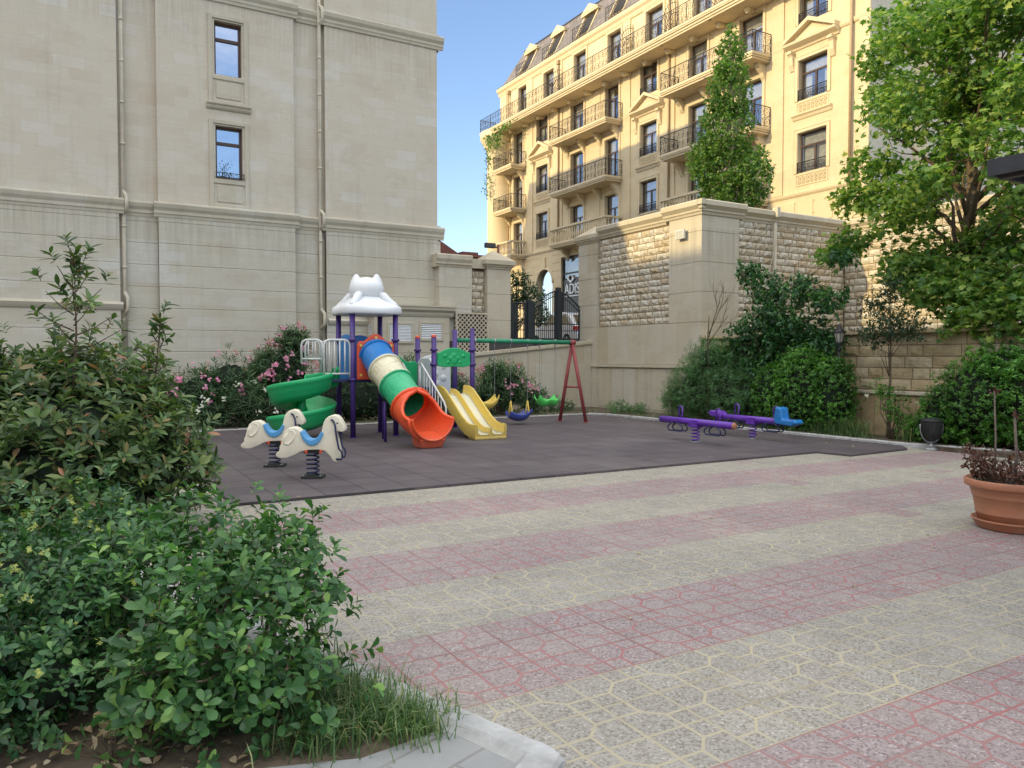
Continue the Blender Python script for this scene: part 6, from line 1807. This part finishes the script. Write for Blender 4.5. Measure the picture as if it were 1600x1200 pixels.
# oleanders along the back
ol = dict(L=.16, W=.023, shape='lance', stems=12, r0=.02, shell=.45, up=.62, jitter=.45, sprigs=.3, twiglen=.16, tilt=.62)
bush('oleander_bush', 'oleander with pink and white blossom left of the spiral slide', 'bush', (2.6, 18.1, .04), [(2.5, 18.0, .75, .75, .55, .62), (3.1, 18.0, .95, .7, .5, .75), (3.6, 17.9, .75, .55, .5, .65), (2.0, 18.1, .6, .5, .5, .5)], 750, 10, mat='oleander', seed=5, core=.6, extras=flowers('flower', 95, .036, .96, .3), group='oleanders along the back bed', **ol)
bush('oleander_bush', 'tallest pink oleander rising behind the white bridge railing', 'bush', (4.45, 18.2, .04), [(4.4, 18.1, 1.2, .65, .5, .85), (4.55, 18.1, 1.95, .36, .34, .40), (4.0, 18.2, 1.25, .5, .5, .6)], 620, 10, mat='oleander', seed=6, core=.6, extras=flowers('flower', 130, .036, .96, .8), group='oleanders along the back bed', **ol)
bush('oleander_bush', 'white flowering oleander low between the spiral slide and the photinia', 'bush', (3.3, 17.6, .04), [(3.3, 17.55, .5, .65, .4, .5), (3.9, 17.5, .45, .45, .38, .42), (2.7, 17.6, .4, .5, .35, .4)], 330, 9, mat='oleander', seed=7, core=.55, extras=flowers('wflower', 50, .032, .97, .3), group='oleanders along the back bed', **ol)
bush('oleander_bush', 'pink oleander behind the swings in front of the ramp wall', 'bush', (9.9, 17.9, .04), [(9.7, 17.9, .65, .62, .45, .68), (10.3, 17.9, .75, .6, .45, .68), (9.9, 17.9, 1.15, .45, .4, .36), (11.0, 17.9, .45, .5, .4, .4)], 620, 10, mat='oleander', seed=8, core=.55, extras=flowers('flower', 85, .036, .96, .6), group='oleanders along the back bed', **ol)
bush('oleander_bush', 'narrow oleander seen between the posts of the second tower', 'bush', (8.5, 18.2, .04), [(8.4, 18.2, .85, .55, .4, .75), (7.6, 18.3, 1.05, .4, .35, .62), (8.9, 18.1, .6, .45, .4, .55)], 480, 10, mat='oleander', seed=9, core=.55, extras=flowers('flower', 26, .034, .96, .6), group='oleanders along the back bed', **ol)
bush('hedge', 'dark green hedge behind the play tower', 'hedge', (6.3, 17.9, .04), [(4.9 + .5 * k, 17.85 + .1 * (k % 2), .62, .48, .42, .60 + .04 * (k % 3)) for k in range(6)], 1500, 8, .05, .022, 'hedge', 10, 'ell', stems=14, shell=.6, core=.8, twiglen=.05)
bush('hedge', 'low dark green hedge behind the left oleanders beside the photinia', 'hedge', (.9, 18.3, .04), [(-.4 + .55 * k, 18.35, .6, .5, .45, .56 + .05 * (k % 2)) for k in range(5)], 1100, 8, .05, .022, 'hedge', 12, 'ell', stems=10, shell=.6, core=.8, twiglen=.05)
bush('low_shrub', 'small fern like shrub at the foot of the smooth wall by the kerb corner', 'shrub', (13.1, 16.6, .05), [(13.0, 16.7, .22, .35, .4, .26), (13.3, 16.2, .18, .3, .35, .2)], 260, 9, .07, .014, 'feather', 13, 'lance', stems=6, r0=.008, shell=.3, twiglen=.06)
bush('low_shrub', 'small shrub under the red swing frame leg', 'shrub', (11.9, 18.2, .05), [(11.8, 18.2, .25, .4, .4, .3), (12.3, 18.2, .2, .3, .3, .22)], 240, 9, .06, .018, 'oleander', 14, 'lance', stems=6, r0=.008, shell=.3, twiglen=.06)
# right bed
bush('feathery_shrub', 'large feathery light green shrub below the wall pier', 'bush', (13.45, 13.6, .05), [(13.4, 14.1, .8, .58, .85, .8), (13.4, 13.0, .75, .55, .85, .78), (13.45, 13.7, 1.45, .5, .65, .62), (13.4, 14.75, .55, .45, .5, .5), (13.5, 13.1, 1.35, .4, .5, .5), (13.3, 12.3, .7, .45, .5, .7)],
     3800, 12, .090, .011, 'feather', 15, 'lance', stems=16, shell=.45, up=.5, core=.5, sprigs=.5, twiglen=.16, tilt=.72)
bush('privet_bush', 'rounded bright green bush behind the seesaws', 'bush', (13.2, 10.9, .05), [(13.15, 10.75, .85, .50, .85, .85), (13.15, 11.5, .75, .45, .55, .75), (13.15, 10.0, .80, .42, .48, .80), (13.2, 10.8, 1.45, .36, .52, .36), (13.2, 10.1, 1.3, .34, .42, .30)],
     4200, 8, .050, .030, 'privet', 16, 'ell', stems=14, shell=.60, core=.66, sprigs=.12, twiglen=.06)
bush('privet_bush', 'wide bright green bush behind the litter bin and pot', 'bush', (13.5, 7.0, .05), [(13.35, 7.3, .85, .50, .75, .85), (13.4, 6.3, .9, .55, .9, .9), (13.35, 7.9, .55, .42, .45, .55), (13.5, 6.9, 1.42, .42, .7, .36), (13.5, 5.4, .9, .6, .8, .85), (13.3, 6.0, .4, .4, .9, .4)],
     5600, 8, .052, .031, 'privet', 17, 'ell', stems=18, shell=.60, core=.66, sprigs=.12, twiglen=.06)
bush('rose_bush', 'thin leafy rose bush by the ochre plinth left of the bin', 'bush', (13.2, 8.75, .05), [(13.2, 8.75, .72, .32, .36, .40), (13.2, 8.5, .35, .25, .35, .30), (13.2, 9.0, 1.0, .2, .25, .25)], 330, 7, .045, .026, 'privet', 18, 'ell', stems=14, r0=.012, shell=.2, twiglen=.08, extras=flowers('wflower', 5, .02, .95, .3))
bush('low_shrub', 'low dark shrub at the base of the wall beside the litter bin', 'shrub', (13.25, 8.15, .05), [(13.2, 8.2, .28, .3, .35, .26)], 170, 8, .055, .026, 'privet', 19, 'ell', stems=6, r0=.008, shell=.4, core=.6, twiglen=.05)

def tree(name, label, cat, base, top, r0, blobs, nleaf, mat, seed, leaf='star', L=.15, limbs=12, bark='bark', group=None, twig=.35, shell=.3, W=.6, per=6, straight=False):
    rr = random.Random(seed); t = thing(name, label, cat, base, group)
    tk = MB(); bs = Vector(base); tp = Vector(top)
    pts = []; rs = []
    for k in range(9):
        q = k / 8; p = bs.lerp(tp, q)
        if 0 < k: p += Vector((rr.uniform(-.06, .06), rr.uniform(-.06, .06), 0)) * (0.5 if straight else 1)
        pts.append(p); rs.append(r0 * (1 - .85 * q) * (1.25 if k == 0 else 1))
    tk.tube(pts, rs, 10)
    ends = []
    for k in range(limbs):
        b_ = blobs[k % len(blobs)]; v = rv(rr)
        e = Vector((b_[0] + b_[3] * v.x * .7, b_[1] + b_[4] * v.y * .7, b_[2] + b_[5] * v.z * .6))
        q = min(.92, max(.18, (e.z - bs.z) / max(.1, tp.z - bs.z) - .22)); s_ = bs.lerp(tp, q)
        if e.z < s_.z: s_ = bs.lerp(tp, max(.12, (e.z - bs.z) / (tp.z - bs.z) - .1))
        m1 = s_.lerp(e, .35) + Vector((0, 0, .12)) + rv(rr) * .08; m2 = s_.lerp(e, .7) + rv(rr) * .1
        ra = r0 * .42 * (1 - .6 * q); tk.tube([s_, m1, m2, e], [ra, ra * .7, ra * .45, ra * .2], 6)
        for z_ in range(4):
            m = m1.lerp(e, rr.random()); e2 = m + rv(rr) * twig * 1.4 + Vector((0, 0, .1)); tk.tube([m, m.lerp(e2, .5) + rv(rr) * .05, e2], [ra * .3, ra * .2, ra * .08], 4)
    obj('trunk', tk, M[bark], t)
    lv = Leaves()
    n = 0
    while n < nleaf:
        p, o = inblob(rr, blobs, shell)
        ax = (o * .5 + rv(rr) * .7 + Z * .1).normalized()
        ln = twig * rr.uniform(.6, 1.3)
        for j in range(per):
            q = p + ax * (ln * (j / per - .4)) + rv(rr) * ln * .12
            d = (ax * .5 + rv(rr) * .8 + Vector((0, 0, -.15))).normalized(); nn = (Z * .8 + o * .35 + rv(rr) * .55).normalized()
            s_ = L * rr.uniform(.6, 1.2)
            if leaf == 'star': lv.star(q, d, nn, s_, rr)
            else: lv.leaf(q, d, nn, s_, s_ * W, .12, rr.uniform(0, .25), leaf)
            n += 1
    obj('crown', lv.mb, G[mat], t)
    return t
rr = random.Random(77)
# big maple filling the right side
def blobcloud(seed, c, R3, n, r_lo, r_hi):
    rr = random.Random(seed); out = []
    for k in range(n):
        v = rv(rr) * rr.random() ** .4; r_ = rr.uniform(r_lo, r_hi)
        out.append((c[0] + v.x * R3[0], c[1] + v.y * R3[1], c[2] + v.z * R3[2], r_, r_, r_ * rr.uniform(.6, .85)))
    return out
MBL = blobcloud(3, (15.2, 8.2, 6.0), (2.2, 2.3, 3.4), 46, .38, .78) + [(14.6, 10.3, 5.6, .6, .6, .35), (14.5, 10.6, 4.9, .5, .5, .3), (14.4, 10.5, 4.0, .55, .55, .3), (14.5, 9.7, 8.2, .6, .6, .5), (14.4, 9.2, 3.3, .6, .7, .35), (14.3, 6.6, 3.2, .8, .8, .5), (14.4, 8.0, 3.1, .7, .8, .4), (14.3, 10.9, 3.75, .4, .4, .22), (14.6, 8.4, 2.75, .8, .9, .5), (14.5, 7.2, 2.6, .8, .9, .5), (14.9, 9.3, 3.6, .7, .7, .6), (15.0, 7.6, 3.8, 1.0, 1.0, .7), (14.6, 6.0, 2.8, .7, .8, .5), (14.5, 9.5, 4.6, .7, .8, .6), (14.6, 9.9, 6.8, .7, .6, .5), (14.5, 10.2, 7.6, .5, .45, .3), (13.9, 7.6, 2.55, .5, .7, .45), (13.9, 6.6, 2.5, .5, .7, .45), (14.0, 8.3, 2.85, .5, .5, .35), (13.9, 5.7, 2.5, .5, .7, .5), (14.1, 8.0, 2.3, .45, .5, .4), (14.0, 7.2, 2.1, .45, .6, .4), (14.2, 8.8, 2.9, .5, .5, .4), (14.3, 9.3, 3.3, .5, .5, .4), (14.1, 6.4, 2.1, .5, .6, .45)]
tree('maple_tree', 'big maple tree with lobed leaves sunlit above and dark below, filling the right side', 'tree', (15.0, 8.6, 2.0), (15.3, 8.3, 9.0), .15, MBL, 34000, 'maple', 31, 'star', .118, 46, per=6, twig=.42, shell=.25)
tree('poplar_tree', 'slim upright poplar rising behind the retaining wall in front of the hotel', 'tree', (17.55, 17.2, 2.05), (17.6, 17.25, 11.4), .13,
     [(17.55, 17.2, 6.2, .92, .95, 1.0), (17.5, 17.3, 7.3, .9, 1.0, 1.1), (17.5, 17.25, 8.5, .82, .88, 1.1), (17.55, 17.2, 9.6, .72, .72, 1.0), (17.6, 17.2, 10.6, .50, .50, .8), (17.6, 17.2, 11.25, .2, .2, .5), (17.3, 17.9, 7.7, .55, .6, .8), (17.8, 16.4, 7.0, .6, .6, .9), (17.4, 17.7, 5.6, .8, .8, .6)],
     22000, 'poplar', 32, 'del', .092, 44, 'barkpale', twig=.22, shell=.35, W=.85, per=7, straight=True)
tree('mulberry_tree', 'dark leaved spreading young tree against the rock wall behind the feathery shrub', 'tree', (13.8, 12.3, .05), (13.7, 12.2, 3.0), .06,
     [(13.7, 12.6, 2.1, .6, .7, .45), (13.6, 11.9, 2.5, .6, .65, .45), (13.7, 11.2, 2.2, .5, .7, .35), (13.7, 12.2, 3.1, .45, .5, .42), (13.6, 12.7, 3.55, .3, .35, .25), (13.7, 11.2, 3.0, .45, .5, .35), (13.6, 10.5, 2.75, .4, .5, .3), (13.5, 12.9, 1.5, .5, .5, .5), (13.5, 12.0, 1.4, .5, .6, .5), (13.6, 10.2, 3.6, .3, .35, .2), (13.6, 12.4, 1.1, .5, .7, .5), (13.5, 11.4, 1.9, .45, .6, .4), (13.6, 10.6, 1.9, .4, .5, .3)],
     9500, 'mulberry', 33, 'ell', .115, 24, twig=.2, shell=.2, W=.55, per=6)
tree('purple_leaf_tree', 'small dark leaved tree with thin bare trunk in front of the block wall', 'tree', (13.35, 8.95, .05), (13.35, 8.95, 2.9), .032,
     [(13.35, 8.95, 2.3, .42, .45, .42), (13.3, 9.2, 2.0, .35, .4, .28), (13.35, 8.6, 2.1, .35, .4, .3), (13.35, 8.95, 2.85, .25, .28, .4), (13.35, 9.3, 2.6, .25, .3, .3)],
     3200, 'small', 34, 'ell', .062, 14, twig=.14, shell=.1, W=.5, per=6, straight=True)
tree('street_tree', 'dark round evergreen tree on the street behind the iron gate', 'tree', (16.5, 28.2, 2.05), (16.5, 28.2, 5.0), .09,
     [(16.6, 28.2, 4.4, .75, .75, .7), (16.2, 28.5, 3.8, .6, .6, .5), (17.0, 27.8, 4.1, .6, .6, .6), (16.6, 28.2, 4.95, .5, .5, .35), (17.3, 27.6, 3.4, .45, .45, .5), (16.4, 28.4, 3.2, .5, .5, .4)],
     5200, 'hedge', 35, 'ell', .11, 14, twig=.2, shell=.35, W=.5, per=6)
# vine hanging from the far balconies
rr = random.Random(41); t = thing('climbing_vine', 'green vine trailing down past the far corner balconies of the hotel', 'vine', (27.6, 51.0, 18)); lv = Leaves()
for (x, y, z0, z1, w_, n_) in ((27.55, 51.3, 18.3, 15.6, .25, 170), (27.7, 50.2, 18.2, 17.0, .40, 140), (27.7, 51.8, 15.6, 13.6, .2, 80), (27.6, 49.0, 18.5, 18.0, .8, 110)):
    st = MB(); st.tube([(x, y, z0), (x + .05, y + .1, (z0 + z1) / 2), (x, y, z1)], .02, 4); obj('stem', st, M['bark'], t)
    for k in range(n_):
        p = Vector((x + rr.gauss(0, .12), y + rr.gauss(0, w_), z1 + (z0 - z1) * rr.random() ** .7)); lv.leaf(p, rv(rr) - Z * .5, rv(rr) + Vector((-1, 0, .3)), .17, .13, .1, .1, 'del')
obj('leaves', lv.mb, G['poplar'], t)
# bare sapling by the pier
rr = random.Random(43); st = MB()
def bare(p, d, L, r, lev):
    e = p + d * L; st.tube([p, p.lerp(e, .5) + rv(rr) * L * .05, e], [r, r * .8, r * .55], 5)
    if lev == 0: return
    for k in range(3):
        q = p.lerp(e, rr.uniform(.45, 1)); bare(q, (d + rv(rr) * .65 + Z * .15).normalized(), L * rr.uniform(.5, .75), r * .5, lev - 1)
bare(Vector((13.2, 13.5, 1.2)), Vector((0, 0, 1)), 1.35, .022, 3)
st.tube([(13.2, 13.5, .05), (13.2, 13.5, 1.22)], .024, 6)
tag(obj('bare_sapling', st, M['bark']), 'leafless sapling poking above the feathery shrub in front of the pier', 'sapling')

# dry plant in the pot
rr = random.Random(51); t = thing('dried_plant', 'withered red brown plant with bare stalks standing in the terracotta pot', 'plant', (PX, PY, .39)); st = MB(); lv = Leaves()
for k in range(64):
    a = rr.random() * 6.28; r_ = rr.random() ** .5 * .27; s_ = Vector((PX + r_ * cos(a), PY + r_ * sin(a), .40)); d = Vector((cos(a) * .5, sin(a) * .5, rr.uniform(.5, 1.3))).normalized(); ln = rr.uniform(.15, .42)
    e = s_ + d * ln; st.tube([s_, s_.lerp(e, .5) + rv(rr) * .03, e], [.006, .004, .002], 5)
    for j in range(rr.randint(7, 16)):
        q = s_.lerp(e, rr.uniform(.25, 1)) + rv(rr) * .03; lv.leaf(q, rv(rr) + Vector((0, 0, -.3)), rv(rr), rr.uniform(.03, .06), rr.uniform(.018, .032), .35, .5, 'ell')
for (dx, h, r_) in ((-.19, .86, .010), (.0, .64, .016), (.12, .58, .010)):
    b0 = Vector((PX, PY, .39)) + rt * dx; e = b0 + Vector((0, 0, h)) + rt * (-.02); st.tube([b0, b0.lerp(e, .5) + rt * .012, e], [r_, r_ * .85, r_ * .6], 7)
    for j in range(12): lv.leaf(e + rv(rr) * .03, rv(rr), rv(rr), .035, .02, .4, .5, 'ell')
for k in range(8):
    a = rr.random() * 6.28; s_ = Vector((PX + .2 * cos(a), PY + .2 * sin(a), .39)); e = s_ + Vector((cos(a) * .22, sin(a) * .22, rr.uniform(.1, .35))); st.tube([s_, s_.lerp(e, .5) + Vector((0, 0, .04)), e], [.006, .005, .003], 5)
obj('stalks', st, simple('dead_stalk', (.22, .17, .14), .9, var=.3, scale=30), t); obj('dry_leaves', lv.mb, G['dry'], t)

# grass
def grass(name, label, pts, n, h, seed, spread=.10):
    rr = random.Random(seed); mb = MB()
    for k in range(n):
        c_ = rr.choice(pts); x, y = c_[0] + rr.gauss(0, spread), c_[1] + rr.gauss(0, spread); L = h * rr.uniform(.4, 1.25); a = rr.random() * 6.28; b_ = rr.uniform(.2, 1.25); w_ = .0035 * (h / .18) ** .5
        dx, dy = cos(a), sin(a); z0 = c_[2]
        P_ = [(x, y, z0), (x + dx * b_ * L * .35, y + dy * b_ * L * .35, z0 + L * .6), (x + dx * b_ * L * .95, y + dy * b_ * L * .95, z0 + L * (1.02 - .35 * b_))]
        sx_, sy_ = -dy * w_, dx * w_
        mb.add([(P_[0][0] - sx_, P_[0][1] - sy_, P_[0][2]), (P_[0][0] + sx_, P_[0][1] + sy_, P_[0][2]), (P_[1][0] + sx_ * .8, P_[1][1] + sy_ * .8, P_[1][2]), (P_[1][0] - sx_ * .8, P_[1][1] - sy_ * .8, P_[1][2]), P_[2]], [(0, 1, 2, 3), (3, 2, 4)], False)
    o = tag(obj(name, mb, G['grass']), label, 'grass'); o['kind'] = 'stuff'; return o
grass('grass', 'tufts of thin grass between the near bushes and the white kerb', [(1.12, 3.2, .012), (1.05, 3.38, .012), (.98, 3.05, .012), (1.15, 2.98, .012), (.9, 3.25, .012), (1.22, 2.9, .012), (1.0, 3.6, .012), (.82, 3.0, .012)], 1900, .15, 61, .085)
grass('grass', 'long grass by the ochre plinth behind the far kerb', [(13.0, 9.3 + .12 * k, .05) for k in range(8)] + [(13.1, 8.4, .05)], 700, .42, 62, .10)
grass('grass', 'short weeds along the far kerb', [(12.85, 9 + .35 * k, .05) for k in range(20)] + [(6 + .5 * k, 17.3, .05) for k in range(14)], 1500, .13, 63, .12)
# fallen leaves and litter in the near bed
rr = random.Random(71); lv = Leaves()
for k in range(520):
    x, y = rr.uniform(-.8, 1.25), rr.uniform(2.95, 4.2)
    if x > 1.6 - (y - 2.4) * .333 - .22: continue
    a = rr.random() * 6.28; lv.leaf(Vector((x, y, .02 + rr.random() * .015)), Vector((cos(a), sin(a), rr.uniform(-.1, .3))), Z + rv(rr) * .4, rr.uniform(.03, .06), rr.uniform(.018, .03), .2, .2, 'ell')
o = tag(obj('fallen_leaves', lv.mb, G['tan']), 'dry fallen leaves on the soil under the near bushes', 'leaf litter'); o['kind'] = 'stuff'

rr = random.Random(83); lv = Leaves()
for k in range(150):
    x, y = rr.uniform(1.6, 12.2), rr.uniform(2.6, 16.5)
    if rr.random() < .5: x, y = rr.uniform(11.4, 12.5), rr.uniform(8.2, 16.5)
    zz_ = .034 if (x > 1.6 and y > 8.4) else .004
    a = rr.random() * 6.28; lv.leaf(Vector((x, y, zz_)), Vector((cos(a), sin(a), rr.uniform(0, .25))), Z + rv(rr) * .4, rr.uniform(.02, .05), rr.uniform(.012, .028), .3, .2, 'ell')
o = tag(obj('scattered_leaves', lv.mb, G['tan']), 'few small dry leaves scattered over the paving and rubber surface', 'leaf litter'); o['kind'] = 'stuff'
